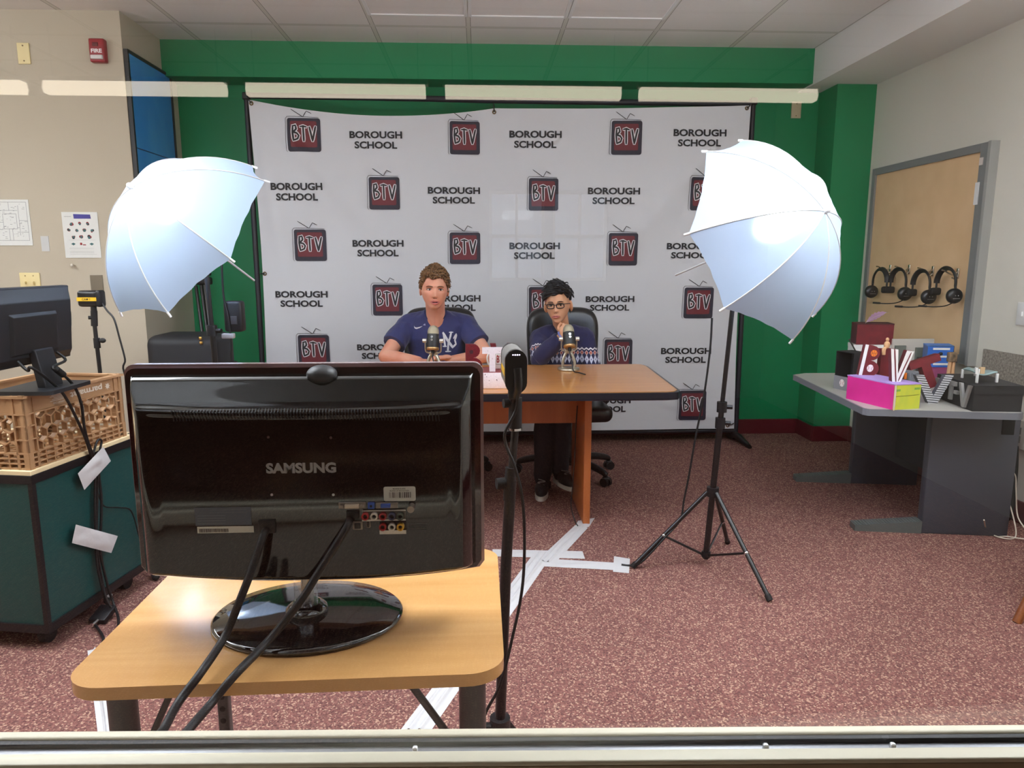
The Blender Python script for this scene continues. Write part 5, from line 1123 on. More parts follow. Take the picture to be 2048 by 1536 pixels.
MB().cyl(sp[0] + Vector((0, 0, .002)), sp[0] - Vector((0, 0, .022)), .012, n=14).cyl(sp[0] - Vector((0, 0, .02)), aty(189, 652, 3.15), .0135, n=14).build('ball_head', BLACK, sd)
k_ = aty(181, 635, 3.15); MB().cyl((k_.x + .02, 3.15, k_.z), (k_.x - .004, 3.14, k_.z), .008, n=12).build('knob', RUBBER, sd)
b_ = Vector((sp[2].x + .012, 3.15, .08)); MB().tube([aty(189, 648, 3.15), b_], .0085, 12, curve=False).build('pole', BLACKM, sd)
cl = MB().tube([aty(193, 676, 3.15), aty(195, 696, 3.15)], .0135, 12, curve=False).build('collar', BLACK, sd); k_ = aty(205, 681, 3.14); MB().ell((k_.x, 3.14, k_.z), (.014, .012, .011), 14, 8).build('knob', RUBBER, cl)
for fx, fy in ((-1.373, 2.885), (-1.93, 3.24), (-1.45, 3.43)):
    f_ = Vector((fx, fy, .016)); lg = MB().tube([b_ + Vector((0, 0, .36)), f_], .008, 10, curve=False).build('leg', BLACKM, sd); d = (f_ - b_ - Vector((0, 0, .36))).normalized()
    MB().tube([f_ - d * .05, f_], [.0125, .016], 12, curve=False).ell(f_, (.016, .016, .015), 12, 8).build('rubber_foot', RUBBER, lg)
wirepath('cord', 'thin black cord drooping from the small camera by the wall', [aty(204, 606, 3.14), aty(214, 621, 3.13), aty(228, 638, 3.12), aty(239, 676, 3.12), aty(250, 718, 3.12), aty(256, 760, 3.12), (-1.33, 3.14, .45), (-1.2, 3.1, .006)], .004, cat='cord')

# ================================================================ green cabinet, crate, old monitor, taped cables
CO = Vector((-1.478, 2.322, 0)); CR = R(-9.5); CM = Matrix.Translation(CO) @ Matrix.Rotation(CR, 4, 'Z')
TEAL = pm('teal_laminate', (26, 74, 74), 0.35); CREAM = pm('cream_laminate', (232, 210, 168), 0.45); EDGE = pm('black_edging', (24, 25, 28), 0.4)
cb = thing('rolling_cabinet', 'dark teal cabinet with cream top and black edging on casters', 'cabinet', tuple(CO), CR)
MB().box((-.45, .28, .352), (.886, .546, .54)).build('carcass', TEAL, cb, False)
MB().box((-.45, .28, .638), (.90, .56, .016)).build('top', CREAM, cb, False, bevel=.002)
MB().box((-.45, .28, .616), (.904, .564, .030)).build('top_edging', EDGE, cb, False, bevel=.002)
for x, y in ((-.006, .006), (-.006, .554), (-.894, .006), (-.894, .554)): MB().box((x, y, .34), (.016, .016, .53)).build('corner_trim', EDGE, cb, False)
MB().box((-.45, .28, .085), (.902, .562, .03)).build('bottom_trim', EDGE, cb, False)
for x, y in ((-.07, .07), (-.07, .49), (-.83, .07), (-.83, .49)): MB().cyl((x - .014, y, .03), (x + .014, y, .03), .03, n=18).rbox((x, y, .06), (.04, .04, .03), .006).build('caster', RUBBER, cb, False)
for k, (x, y) in enumerate(((-.03, .02), (-.015, .37), (-.02, .53), (-.12, .012))): MB().cyl((x, y, .646), (x, y, .6475), .006, n=10).build('screw', PD, cb, False)
BROWN = pm('crate_plastic', (178, 138, 100), 0.55, noise_=(8, (168, 128, 92)))
cr = thing('milk_crate', 'brown plastic milk crate marked parmalat upside down, on the teal cabinet', 'crate', tuple(CM @ Vector((-.008, .012, .6465))), CR)
CL, CWD, CH = .485, .335, .248
m = MB()
def hexwall(L, M):
    """wall in x (0..L), z (0..CH), thickness towards +y"""
    T = .018; H = CH
    def bar(p, q, w_=.005, t=T):
        p = Vector((p[0], 0, p[1])); q = Vector((q[0], 0, q[1])); c = (p + q) / 2; d = q - p; a = math.atan2(d.z, d.x)
        m.box((0, 0, 0), (d.length + w_ * .6, t, w_), M @ Matrix.Translation((c.x, T / 2, c.z)) @ Matrix.Rotation(-a, 4, 'Y'))
    m.box((L / 2, .008, H - .03), (L - .01, .008, .058), M)                                   # solid band
    for z in (.003, .020, .037, .054, H - .062, H - .003): bar((0, z), (L, z), .005 if z < H - .01 else .007, T)
    for i in range(int(L / .036) + 1): x = L * i / int(L / .036); bar((x, 0), (x, .054), .004)
    for x in (.003, .042, L - .042, L - .003): bar((x, 0), (x, H), .006)
    for x0 in (.0, L - .045):
        for z in (.10, .145): bar((x0, z), (x0 + .045, z), .004)
        m.box((x0 + .0225, .012, .12), (.04, .004, .132), M)
    r = .0265; dx = r * math.sqrt(3); zc0 = .054 + r * .55; row = 0; z = zc0
    while z < H - .058:
        x = .042 + (dx / 2 if row % 2 else 0)
        while x < L - .040:
            v = [(x + r * math.sin(R(60 * k)), z + r * math.cos(R(60 * k))) for k in range(6)]
            for k in (0, 1, 2):
                p, q = v[k], v[(k + 1) % 6]
                ok = lambda s_: .040 <= s_[0] <= L - .040 and .050 <= s_[1] <= H - .06
                if ok(p) and ok(q): bar(p, q, .0045)
                elif ok(p) or ok(q):
                    i_, o_ = (p, q) if ok(p) else (q, p); tt = 1.0
                    for (val, lim, up) in ((o_[0], .042, 0), (o_[0], L - .042, 1), (o_[1], .054, 0), (o_[1], H - .062, 1)):
                        ax = 0 if lim in (.042, L - .042) else 1
                        if (up and val > lim) or (not up and val < lim): tt = min(tt, (lim - i_[ax]) / (val - i_[ax]) if abs(val - i_[ax]) > 1e-6 else 1)
                    bar(i_, (i_[0] + (o_[0] - i_[0]) * tt, i_[1] + (o_[1] - i_[1]) * tt), .0045)
            x += dx
        z += r * 1.5; row += 1
RZ = lambda a: Matrix.Rotation(R(a), 4, 'Z')
hexwall(CL, Matrix.Translation((0, 0, 0)) @ RZ(90)); hexwall(CL, Matrix.Translation((-CWD, CL, 0)) @ RZ(-90))
hexwall(CWD, Matrix.Translation((-CWD, 0, 0))); hexwall(CWD, Matrix.Translation((0, CL, 0)) @ RZ(180))
for i in range(9): m.box((-CWD / 2, .03 + i * .053, .006), (CWD - .02, .010, .008))
for i in range(6): m.box((-.03 - i * .055, CL / 2, .006), (.010, CL - .02, .008))
for y in (.004, CL - .004): m.box((-CWD / 2, y, CH - .004), (CWD + .012, .022, .008))
for x in (-.004, -CWD + .004): m.box((x, CL / 2, CH - .004), (.022, CL + .012, .008))
m.build('lattice_body', BROWN, cr, False)
fn = lambda u, v, d=0.0: Vector((.0012 + d, u, v)) if False else Vector((.0008 - .0035 + d, u, v))
CF = lambda u, v, d=0.0: Vector((-.0035 + d, CL * .5 - u, CH - .031 - v))         # upside-down print on the solid band
m = MB(); m.text('parmalat', CF, -.135, -.013, .165, .030, bold=.03, off=.0006)
for k in range(8):
    g = k * math.pi / 4; m.poly([(-.165 + .016 * math.cos(g), .004 + .016 * math.sin(g)), (-.165 + .007 * math.cos(g + .3), .004 + .007 * math.sin(g + .3)), (-.165 + .007 * math.cos(g - .3), .004 + .007 * math.sin(g - .3))], CF, 0, .0006)
m.poly([(-.165 + .009 * math.cos(k * .5236), .004 + .009 * math.sin(k * .5236)) for k in range(12)], CF, 0, .0008)
m.text('EXPORT CASE', CF, .06, .014, .052, .007, off=.0006)
for k in range(7): m.stroke([(.062, .009 - .005 * k), (.062 + .062 - (k % 3) * .008, .009 - .005 * k)], .0024, CF, 0, .0006, step=1, round_=False)
m.build('print', pm('crate_print', (226, 214, 198), 0.6), cr, False)
# old monitor on the crate
A = aty(142, 712, 2.70); B = atz(0, 742, A.z); dX = (A - B).normalized(); nB = Vector((dX.y, -dX.x, 0))       # nB points out of its back, towards the room
T0 = aty(117, 570, 2.70); MH = T0.z - A.z; tilt = R(7)
up = (Vector((0, 0, 1)) * math.cos(tilt) + nB * -math.sin(tilt) * -1 * 0.0 + (-nB) * math.sin(tilt) * 0.0).normalized()
O = A - dX * .235
om = Matrix(((dX.x, -nB.x, 0, O.x), (dX.y, -nB.y, 0, O.y), (dX.z, -nB.z, 1, O.z), (0, 0, 0, 1))) @ Matrix.Rotation(R(4), 4, 'X')
mt = thing('monitor', 'older matte black monitor standing on the brown crate', 'monitor', tuple(O))
MATTE = pm('matte_black', (34, 35, 40), 0.5)
def frus(m, x0, x1, z0, z1, y0, x2, x3, z2, z3, y1, mat=0):
    V = [(x0, y0, z0), (x1, y0, z0), (x1, y0, z1), (x0, y0, z1), (x2, y1, z2), (x3, y1, z2), (x3, y1, z3), (x2, y1, z3)]
    m.add(V, [(0, 1, 2, 3), (7, 6, 5, 4), (0, 4, 5, 1), (1, 5, 6, 2), (2, 6, 7, 3), (3, 7, 4, 0)], mat, False, om)
m = MB(); m.rbox((0, .012, MH / 2), (.47, .024, MH), .004, 2, M=om); m.build('bezel', MATTE, mt)
m = MB(); frus(m, -.232, .232, .004, MH - .004, 0.002, -.185, .185, .035, MH - .045, -.035); m.build('back_shell', MATTE, mt, bevel=.003)
m = MB(); frus(m, -.14, .10, .045, MH - .08, -.034, -.13, .09, .05, MH - .09, -.045); m.build('back_hump', pm('matte_black_hump', (26, 27, 31), 0.45), mt, bevel=.002)
m = MB(); m.box((0, .0245, MH / 2), (.44, .001, MH - .04), om); m.build('screen', pm('screen_dark', (12, 14, 18), 0.1), mt)
m = MB(); m.add([(.196, -.0285, .115), (.212, -.0165, .115), (.212, -.0165, .17), (.196, -.0285, .17)], [(0, 1, 2, 3)], 0, False, om @ Matrix.Translation((0, -.0015, 0))); lb = m.build('asset_label', PAPER, mt)
m = MB()
for k in range(7): z = .122 + .006 * k; m.add([(.199, -.0263, z), (.209, -.0188, z), (.209, -.0188, z + .003), (.199, -.0263, z + .003)], [(0, 1, 2, 3)], 0, False, om @ Matrix.Translation((0, -.0022, 0)))
m.build('barcode', pm('barcode_grey', (84, 76, 76)), lb)
zt = CO.z + .6465 + CH; nk = O + nB * .03; nk.z = 0
MB().add([om @ Vector(q) for q in ((-.05, -.03, .06), (.045, -.03, .06), (.045, -.055, .06), (-.05, -.055, .06))] + [Vector((nk.x, nk.y, zt + .012)) + dX * a - (-nB) * b for a, b in ((-.045, .02), (.05, .02), (.05, .05), (-.045, .05))], [(0, 1, 2, 3), (7, 6, 5, 4), (0, 4, 5, 1), (1, 5, 6, 2), (2, 6, 7, 3), (3, 7, 4, 0)]).build('neck', MATTE, mt, bevel=.004)
bm_ = Matrix(((dX.x, -nB.x, 0, nk.x), (dX.y, -nB.y, 0, nk.y), (0, 0, 1, zt), (0, 0, 0, 1))); MB().prism([(p[0], p[1]) for p in rrect(-.12, -.11, .12, .085, .02)], 0.001, .014, M=bm_).build('base', MATTE, mt, bevel=.003)
# cables down the cabinet side, tape and the converter box
fo = CM @ Vector((.006, 0, 0)); fnv = (CM.to_3x3() @ Vector((1, 0, 0))).normalized()
def onface(px, py, off=.0):
    d = _ray(px, py); p0 = CM @ Vector((off, 0, 0)); return CAM + d * ((p0 - CAM).dot(fnv) / d.dot(fnv))
s1 = om @ Vector((-.115, -.04, .03)); s2 = om @ Vector((.10, -.03, .035))
wirepath('cable', 'black cable with pale collar leaving the old monitor low on its back', [s1, s1 + nB * .03 - Vector((0, 0, .03)), onface(62, 735, .03), onface(100, 762, .03), onface(128, 790, .028), onface(152, 835, .026), onface(172, 880, .022), onface(184, 920, .014), onface(190, 960, .012), onface(190, 1010, .012), onface(191, 1060, .012), onface(196, 1110, .012), onface(204, 1160, .014), onface(212, 1195, .03), atz(222, 1215, .045)], .0048)
wirepath('cable', 'black cable with thick ferrite bead leaving the old monitor', [s2, s2 + nB * .03 - Vector((0, 0, .03)), onface(105, 735, .03), onface(125, 748, .03), onface(150, 775, .03), onface(163, 810, .028), onface(168, 850, .024), onface(178, 890, .020), onface(195, 930, .014), onface(199, 960, .012), onface(203, 1000, .012), onface(202, 1050, .012), onface(200, 1100, .012), onface(215, 1170, .02), onface(228, 1210, .04), atz(237, 1240, .02), atz(232, 1290, .008)], .0048)
tag(MB().tube([onface(112, 738, .03), onface(127, 750, .03)], .011, 12, curve=False).build('ferrite_bead', RUBBER), 'fat black ferrite bead on the cable below the old monitor', 'ferrite bead')
wirepath('cable', 'looped black cable tucked behind the upper tape piece', [onface(183, 925, .012), onface(190, 895, .014), onface(196, 880, .014), onface(203, 882, .014), onface(200, 900, .014), onface(196, 930, .012), onface(195, 980, .012), onface(193, 1060, .010), onface(193, 1120, .012), onface(206, 1185, .02), atz(214, 1210, .03)], .0042)
wirepath('cable', 'thin black cable branching sideways across the teal cabinet', [onface(196, 985, .01), onface(208, 1012, .008), onface(235, 1015, .008), onface(258, 1018, .008), onface(268, 1035, .008), onface(276, 1065, .008), onface(282, 1085, .01)], .0028)
def tape(name, label, quad, M=None, group=None, thick=.0014, bump=0.004, n=10, ridges=()):
    q = [Vector(p) for p in quad]; nn = (q[1] - q[0]).cross(q[3] - q[0]).normalized(); nn = -nn if nn.dot(CAM - q[0]) < 0 else nn
    def fn(u, v):
        p = q[0].lerp(q[1], u).lerp(q[3].lerp(q[2], u), v); return p + nn * (thick + bump * (0.5 + noise.noise(p * 26)) * math.sin(math.pi * u) * math.sin(math.pi * v) + sum(.0075 * math.exp(-((u - r_ - .03 * math.sin(v * 9)) / .07) ** 2) for r_ in ridges))
    return tag(MB().grid(fn, n, n).build(name, TAPE), label, 'tape', group)
GT = [onface(*p, .021) for p in ((155, 947), (206, 893), (221, 922), (168, 980))]; tape('tape_piece', 'white tape piece slanting over cables near the cabinet top', GT, bump=.012)
GT = [onface(*p, .019) for p in ((151, 1049), (235, 1072), (222, 1106), (143, 1086))]; tape('tape_piece', 'white tape piece level over cables halfway down the cabinet', GT, bump=.012)
cv = thing('signal_converter', 'small black converter box on the carpet by the teal cabinet', 'converter', tuple(atz(210, 1240, 0)))
c0 = atz(210, 1238, .0); MB().rbox((0, 0, .012), (.062, .078, .022), .003, 2, M=Matrix.Translation(c0) @ Matrix.Rotation(R(-8), 4, 'Z') @ Matrix.Rotation(R(18), 4, 'X') @ Matrix.Translation((0, 0, .012))).build('case', BLACK, cv)
m = MB(); m.text('HDMI', plane_fn(c0 + Vector((-.004, -.03, .0305 - .006)), (1, -.14, 0), (.1, 1, .32)), 0, 0, .022, .006, off=.0012); m.build('print', pm('print_pale', (170, 170, 170)), cv)
MB().rbox((c0.x - .012, c0.y + .055, .048), (.02, .03, .012), .003).build('plug', RUBBER, cv); MB().rbox((c0.x - .018, c0.y + .078, .055), (.016, .02, .01), .003).build('plug_tag', WHITE, cv); MB().cyl((c0.x - .004, c0.y - .045, .016), (c0.x - .008, c0.y - .07, .012), .010, n=12).build('round_plug', CHROME, cv)
e = atz(205, 1258, .01); wirepath('cable', 'black cable running from the converter box under the desk', [(c0.x - .006, c0.y - .06, .012), atz(206, 1275, .008), atz(203, 1300, .008), atz(205, 1340, .008)], .005)
# floor tape
def fq(*p): return [atz(a, b, 0.0) for a, b in p]
FT = 'white tape strips on the carpet'
tape('floor_tape', 'short white tape piece folded under the table leg', fq((1146, 1062), (1156, 1042), (1190, 1036), (1178, 1054)), group=FT)
tape('floor_tape', 'wide white tape strip running from the table leg past the near stand', fq((1074, 1122), (1110, 1127), (1176, 1056), (1150, 1051)), group=FT, bump=.008, n=26, ridges=(.32, .62))
tape('floor_tape', 'long white tape strip over a cable from the crossing towards the desk', fq((800, 1462), (862, 1462), (1106, 1108), (1070, 1104)), group=FT, bump=.006, n=30, ridges=(.28, .62))
tape('floor_tape', 'white tape strip from the stand pole to the crossing, farther of two', fq((985, 1099), (985, 1113), (1170, 1118), (1165, 1103)), group=FT)
tape('floor_tape', 'white tape strip from the crossing towards the tripod', fq((1080, 1117), (1082, 1133), (1236, 1141), (1234, 1126)), group=FT, bump=.006, n=14)
tape('floor_tape', 'square white tape patch beside the tripod foot', fq((1228, 1113), (1226, 1144), (1258, 1147), (1260, 1118)), group=FT)
tape('floor_tape', 'white tape strip on carpet beneath the corner of the maple desk', fq((175, 1302), (205, 1296), (225, 1470), (196, 1470)), group=FT, bump=.006, n=24, ridges=(.5,))
wirepath('cord', 'thin silver-tipped cord dangling inside the table leg panel', [(.50, 3.56, .60), aty(1152, 850, 3.56), aty(1149, 920, 3.54), aty(1144, 985, 3.53), aty(1142, 1012, 3.52), atz(1150, 1042, .006), atz(1156, 1052, .006)], .003, cat='cord')
# black case and folded stand behind the umbrella light
cs = thing('equipment_case', 'tall black case with brass latch beside the green wall', 'case', (-1.76, 4.42, 0))
MB().rbox((-1.765, 4.42, .45), (.42, .34, .90), .06, 6).build('shell', pm('case_black', (30, 31, 36), 0.6), cs)
MB().box((-1.765, 4.42, .70), (.424, .344, .008)).build('seam', BLACK, cs)
m = MB(); p = aty(401, 677, 4.247); m.rbox((p.x, 4.247, p.z), (.018, .012, .022), .004).rbox((p.x + .002, 4.247, p.z - .026), (.018, .012, .018), .004); m.build('latch', pm('brass', (206, 168, 96), 0.25, 0.9), cs)
fs = thing('folded_stand', 'folded black stand leaning behind the light stand', 'stand', (-1.45, 4.62, 0))
for (a, b) in (((392, 572), (409, 700)), ((402, 568), (418, 690)), ((408, 560), (424, 690))):
    p, q = aty(*a, 4.95), aty(*b, 4.80); d = (q - p).normalized(); MB().tube([p, p + d * ((p.z - .01) / -d.z)], .011, 10, curve=False).build('leg', BLACKM, fs)
p = aty(408, 562, 4.95); MB().rbox((p.x, 4.95, p.z), (.10, .06, .05), .012).rbox((p.x + .01, 4.94, p.z + .05), (.08, .05, .03), .01).build('hinge_block', BLACK, fs)
MB().tube([p + Vector((0, 0, .0)), p + Vector((-.06, .1, .25))], .010, 10, curve=False).build('centre_column', BLACKM, fs)
# ================================================================ grey corner desk and the display of club letters
DZ = .655
GTOP = pm('grey_laminate', (176, 172, 166), 0.4); GEDGE = pm('grey_vinyl_edge', (112, 114, 122), 0.45); CHAR = pm('charcoal_panel', (72, 74, 82), 0.45); FOOT = pm('ribbed_foot', (92, 96, 94), 0.5)
gd = thing('corner_desk', 'grey desk with charcoal end panels against the beige wall', 'desk', (2.25, 3.6, 0))
TP = [(1.80, 3.145), (2.43, 3.022), (2.46, 3.04), (2.70, 3.60), (2.72, 4.24), (2.0, 4.24), (1.90, 4.18), (1.893, 4.10), (1.785, 3.17)]
MB().prism(TP, DZ - .032, DZ - .001).build('edge_band', GEDGE, gd, bevel=.010, seg=3)
c_ = (2.25, 3.6); MB().prism([(c_[0] + (x - c_[0]) * .982, c_[1] + (y - c_[1]) * .985) for x, y in TP], DZ - .02, DZ).build('desktop', GTOP, gd)
PL = Matrix.Translation((2.18, 3.25, 0)) @ Matrix.Rotation(R(-9), 4, 'Z')
pn = MB(); pn.rbox((.20, .03, .31), (.40, .055, .62), .004, 2, M=PL); pn.build('end_panel', CHAR, gd)
MB().rbox((.345, .001, .555), (.055, .004, .085), .001, M=PL).build('cable_port', pm('port_black', (14, 15, 18), 0.5), gd)
def foot(M, L):
    V = [(0, 0, 0), (-L, 0, 0), (-L, .07, 0), (0, .07, 0), (0, 0, .062), (-L, 0, .030), (-L, .07, .030), (0, .07, .062)]
    m = MB(); m.add(V, [(3, 2, 1, 0), (4, 5, 6, 7), (0, 1, 5, 4), (1, 2, 6, 5), (2, 3, 7, 6), (3, 0, 4, 7)], 0, False, M)
    for k in range(22): x = -L * (k + .5) / 22; zz = .062 - .032 * (k + .5) / 22; m.box((x, .035, zz + .001), (.005, .066, .003), M)
    return m
foot(PL @ Matrix.Translation((0, .0, 0)), .315).build('foot', FOOT, gd)
PL2 = Matrix.Translation((2.25, 4.06, 0)) @ Matrix.Rotation(R(-9), 4, 'Z')
MB().rbox((.19, .03, .31), (.38, .055, .62), .004, 2, M=PL2).build('end_panel', CHAR, gd); foot(PL2, .32).build('foot', FOOT, gd)
MB().box((2.50, 3.86, .40), (.018, .40, .44)).build('modesty_panel', pm('modesty_dark', (40, 42, 48), 0.5), gd)
# wall cables by the desk end
wirepath('cable_hose', 'thick black corrugated hose hanging at the desk end by the wall', [(2.72, 3.40, .40), (2.70, 3.36, .30), (2.68, 3.33, .18), (2.66, 3.31, .06), (2.65, 3.38, .025)], .022, RUBBER, 'hose')
wirepath('cable_coil', 'loose coil of thin white cable on the carpet by the desk end', [aty(2014, 935, 3.22), aty(2030, 950, 3.22), aty(2032, 980, 3.22), aty(2036, 1035, 3.2), (2.62, 3.10, .03), atz(2015, 1073, .01), atz(1995, 1068, .008), aty(2005, 1020, 3.2), aty(2010, 985, 3.22), aty(2028, 1040, 3.18), atz(2030, 1075, .01), atz(2000, 1075, .008), atz(1975, 1062, .01), aty(1968, 1040, 3.12)], .0032, pm('white_cable', (214, 202, 184), 0.5), 'cable')
# ---- the boxes
def boxat(name, label, cat, A, B, C, h, mats, lid=0.0, z0=DZ, group=None):
    """card box from three bottom corners: A-B is the long face seen, B-C the end seen"""
    A, B, C = (Vector((p[0], p[1], z0)) for p in (A, B, C)); t = thing(name, label, cat, tuple(B), 0, group)
    D = A + (C - B); up = Vector((0, 0, 1)); V = [A, B, C, D] + [p + up * h for p in (A, B, C, D)]
    MB().add(V, [(3, 2, 1, 0), (0, 1, 5, 4)], 0).add(V, [(1, 2, 6, 5), (2, 3, 7, 6), (3, 0, 4, 7)], 1).build('box', list(mats[:2]), t)
    c = (A + B + C + D) / 4; hl = lid or .004
    W = [c + (p - c) * 1.015 for p in (A, B, C, D)]; V = [p + up * (h - hl) for p in W] + [p + up * (h + .002) for p in W]
    MB().add(V, [(4, 5, 6, 7)], 0).add(V, [(0, 1, 5, 4)], 1 if len(mats) > 3 else 0).add(V, [(1, 2, 6, 5), (2, 3, 7, 6), (3, 0, 4, 7), (3, 2, 1, 0)], 2 if len(mats) > 3 else 0).build('lid', [mats[2]] + list(mats[3:5]), t)
    X = (B - A).normalized(); Y = (C - B).normalized()
    return t, (lambda u, v, d=0.0: A + X * u + up * v + X.cross(up) * d), (lambda u, v, d=0.0: B + Y * u + up * v + Y.cross(up) * d), (B - A).length, (C - B).length
PINK = pm('pink_paint', (226, 46, 150), 0.55, noise_=(12, (216, 38, 140))); LIME = pm('lime_paint', (204, 206, 60), 0.6, noise_=(16, (190, 200, 70), (3, 3, 1))); LILAC = pm('lilac_paint', (176, 148, 214), 0.6)
A, B, C = atz(1692, 797, DZ), atz(1785, 820, DZ), atz(1838, 817, DZ)
t, f1, f2, L1, L2 = boxat('shoebox', 'pink shoebox with lime end and lilac lid, letters standing on it', 'box', A, B, C, .118, (PINK, LIME, LILAC), .003)
MB().stroke([(.004, .062), (L2 - .006, .066)], .0022, f2, 0, .0008).poly([(.004, .084), (.034, .086), (.034, .096), (.004, .095)], f2, 1, .0008).poly([(L2 - .036, .09), (L2 - .006, .09), (L2 - .006, .1), (L2 - .036, .1)], f2, 1, .0008).build('end_marks', [pm('olive_line', (120, 124, 40)), pm('green_smear', (120, 170, 70))], t)
MB().stroke([(.006, .0), (.006, .112)], .010, f2, 0, .001).build('corner_wear', pm('raw_card', (214, 200, 190), 0.8), t)
BLKP = pm('black_card', (30, 30, 34), 0.6, noise_=(10, (40, 39, 42)))
A2, B2, C2 = atz(1868, 793, DZ), atz(1944, 823, DZ), atz(2042, 824, DZ)
A2 = B2 + (A2 - B2) * .95
t2, g1, g2, L3, L4 = boxat('shoebox', 'black shoebox with silver letters on its side, at the desk end', 'box', A2, B2, C2, .118, (BLKP, BLKP, BLKP), .04)
MB().poly([(L4 / 2 + .016 * math.cos(-math.pi * k / 10), .118 + .014 * math.sin(-math.pi * k / 10)) for k in range(11)], g2, 0, .004).build('thumb_notch', pm('notch_black', (8, 8, 9)), t2)
def flat_letter(parent, fn, polys, mat, d=.012):
    m = MB()
    for p in polys:
        n = len(p); V = [fn(a, b, .002) for a, b in p] + [fn(a, b, .002 + d) for a, b in p]; m.add(V, [tuple(range(n, 2 * n)), tuple(range(n))[::-1]] + [(i, (i + 1) % n, n + (i + 1) % n, n + i) for i in range(n)])
    return m.build('silver_letter', mat, parent)
sh_ = lambda P, dx, dz: [[(x + dx, z + dz) for x, z in p] for p in P]
u0 = L3
flat_letter(t2, g1, sh_(V_shape(.105, .108, .020), u0 - .115, .008), SILVERP); flat_letter(t2, g1, sh_(T_shape(.085, .09, .022, .02), u0 - .235, .02), SILVERP)
flat_letter(t2, g1, [[(u0 - .155, .055), (u0 - .125, .055), (u0 - .125, .072), (u0 - .155, .072)], [(u0 - .275, .062), (u0 - .245, .062), (u0 - .245, .08), (u0 - .275, .08)]], SILVERP)
flat_letter(t2, g1, sh_([B_shape(.06, .09)], u0 - .345, .012), SILVERP)
# striped V and maroon T on the desk
def mat_stripe():
    k = NB('striped_card'); tc = k.n('ShaderNodeTexCoord'); s_ = k.n('ShaderNodeSeparateXYZ'); k.l(tc.outputs['Object'], s_.inputs[0])
    f = k.math('FRACT', k.math('MULTIPLY', k.math('ADD', s_.outputs[2], k.math('MULTIPLY', s_.outputs[0], .10)), 92.0)); k.l(k.mix(k.math('LESS_THAN', f, .42), (200, 200, 204), (56, 58, 64)), k.b.inputs['Base Color']); k.b.inputs['Roughness'].default_value = .6; return k.m
STRP = mat_stripe()
p = atz(1845, 806, DZ); q = aty(1833, 752, p.y); h = q.z - DZ + .004; w_ = (aty(1905, 760, p.y).x - q.x)
letter('letter_v', 'grey letter V with black stripes propping up a maroon T', V_shape(w_ * .98, h, .036), (q.x, p.y, DZ), (1, -.12, 0), (0, .05, 1), .03, (STRP, pm('grey_card', (92, 96, 108), 0.6)), 'display letters')
a = aty(1822, 740, p.y + .05); ct = aty(1868, 772, p.y + .05)
def tilted(name, label, polys, org, ang, lean, yaw, depth, mats, group, extra=None):
    X = Matrix.Rotation(R(yaw), 3, 'Z') @ Vector((math.cos(R(ang)), 0, math.sin(R(ang)))); Y = Matrix.Rotation(R(yaw), 3, 'Z') @ Vector((-math.sin(R(ang)), lean, math.cos(R(ang)))); Y = (Y - X * Y.dot(X)).normalized()
    return letter(name, label, polys, tuple(org), X, Y, depth, mats, group, extra)
b0 = aty(1866, 775, p.y + .045); tilted('letter_t', 'maroon painted letter T leaning into the striped V', sh_(T_shape(.150, .150, .044, .036), -.075, 0), b0, 19, .10, -4, .045, (MAROON,), 'display letters')
# B with ball pictures and the white V on the pink box
OR = pm('ball_orange', (232, 124, 40), 0.6); WB_ = pm('ball_white', (236, 226, 226), 0.6); STI = pm('stitch_red', (176, 50, 60), 0.6); WCARD = pm('white_card', (228, 226, 224), 0.6)
zt = DZ + .120; pb_ = atz(1717, 750, zt); hB = aty(1731, 688, pb_.y).z - zt
def ballB(t, fn):
    m = MB().poly([(.048 + .0155 * math.cos(k * .4), hB * .76 + .0165 * math.sin(k * .4)) for k in range(16)], fn, 0, .001); m.stroke([(.048, hB * .76 - .016), (.048, hB * .76 + .016)], .002, fn, 1, .0016).stroke([(.034, hB * .76), (.063, hB * .76)], .002, fn, 1, .0016)
    for s_ in (-1, 1): m.stroke([(.048 + s_ * .012, hB * .76 + .010), (.048 + s_ * .006, hB * .76), (.048 + s_ * .012, hB * .76 - .010)], .0016, fn, 1, .0016, step=.004)
    m.build('basketball_picture', [OR, INK], t)
    m = MB().poly([(.046 + .0155 * math.cos(k * .4), hB * .27 + .0185 * math.sin(k * .4)) for k in range(16)], fn, 0, .001)
    for s_ in (-1, 1): m.stroke([(.046 + s_ * .012, hB * .27 + .012), (.046 + s_ * .006, hB * .27), (.046 + s_ * .012, hB * .27 - .012)], .0016, fn, 1, .0016, step=.004)
    m.build('baseball_picture', [WB_, STI], t); MB().poly([(0, 0), (.016, 0), (.016, hB), (0, hB)], fn, 0, .001).build('spine', WCARD, t)
tilted('letter_b', 'maroon letter B with basketball and baseball pictures on the pink box', [B_shape(.088, hB)], pb_, -8, .0, -10, .035, (MAROON,), 'display letters', ballB)
pv = atz(1792, 763, zt); hV = aty(1800, 697, pv.y).z - zt; Vx = aty(1772, 730, pv.y).x
tilted('letter_v', 'white letter V with maroon edging standing on the pink box', V_shape(.105, hV, .030), (Vx, pv.y, zt), -6, .0, -8, .035, (WCARD, MAROON), 'display letters', lambda t, fn: MB().stroke([(.016, hV), (.050, .006)], .006, fn, 0, .001, step=.01).stroke([(.092, hV * .95), (.060, .012)], .005, fn, 0, .001, step=.01).build('edging', MAROON, t))
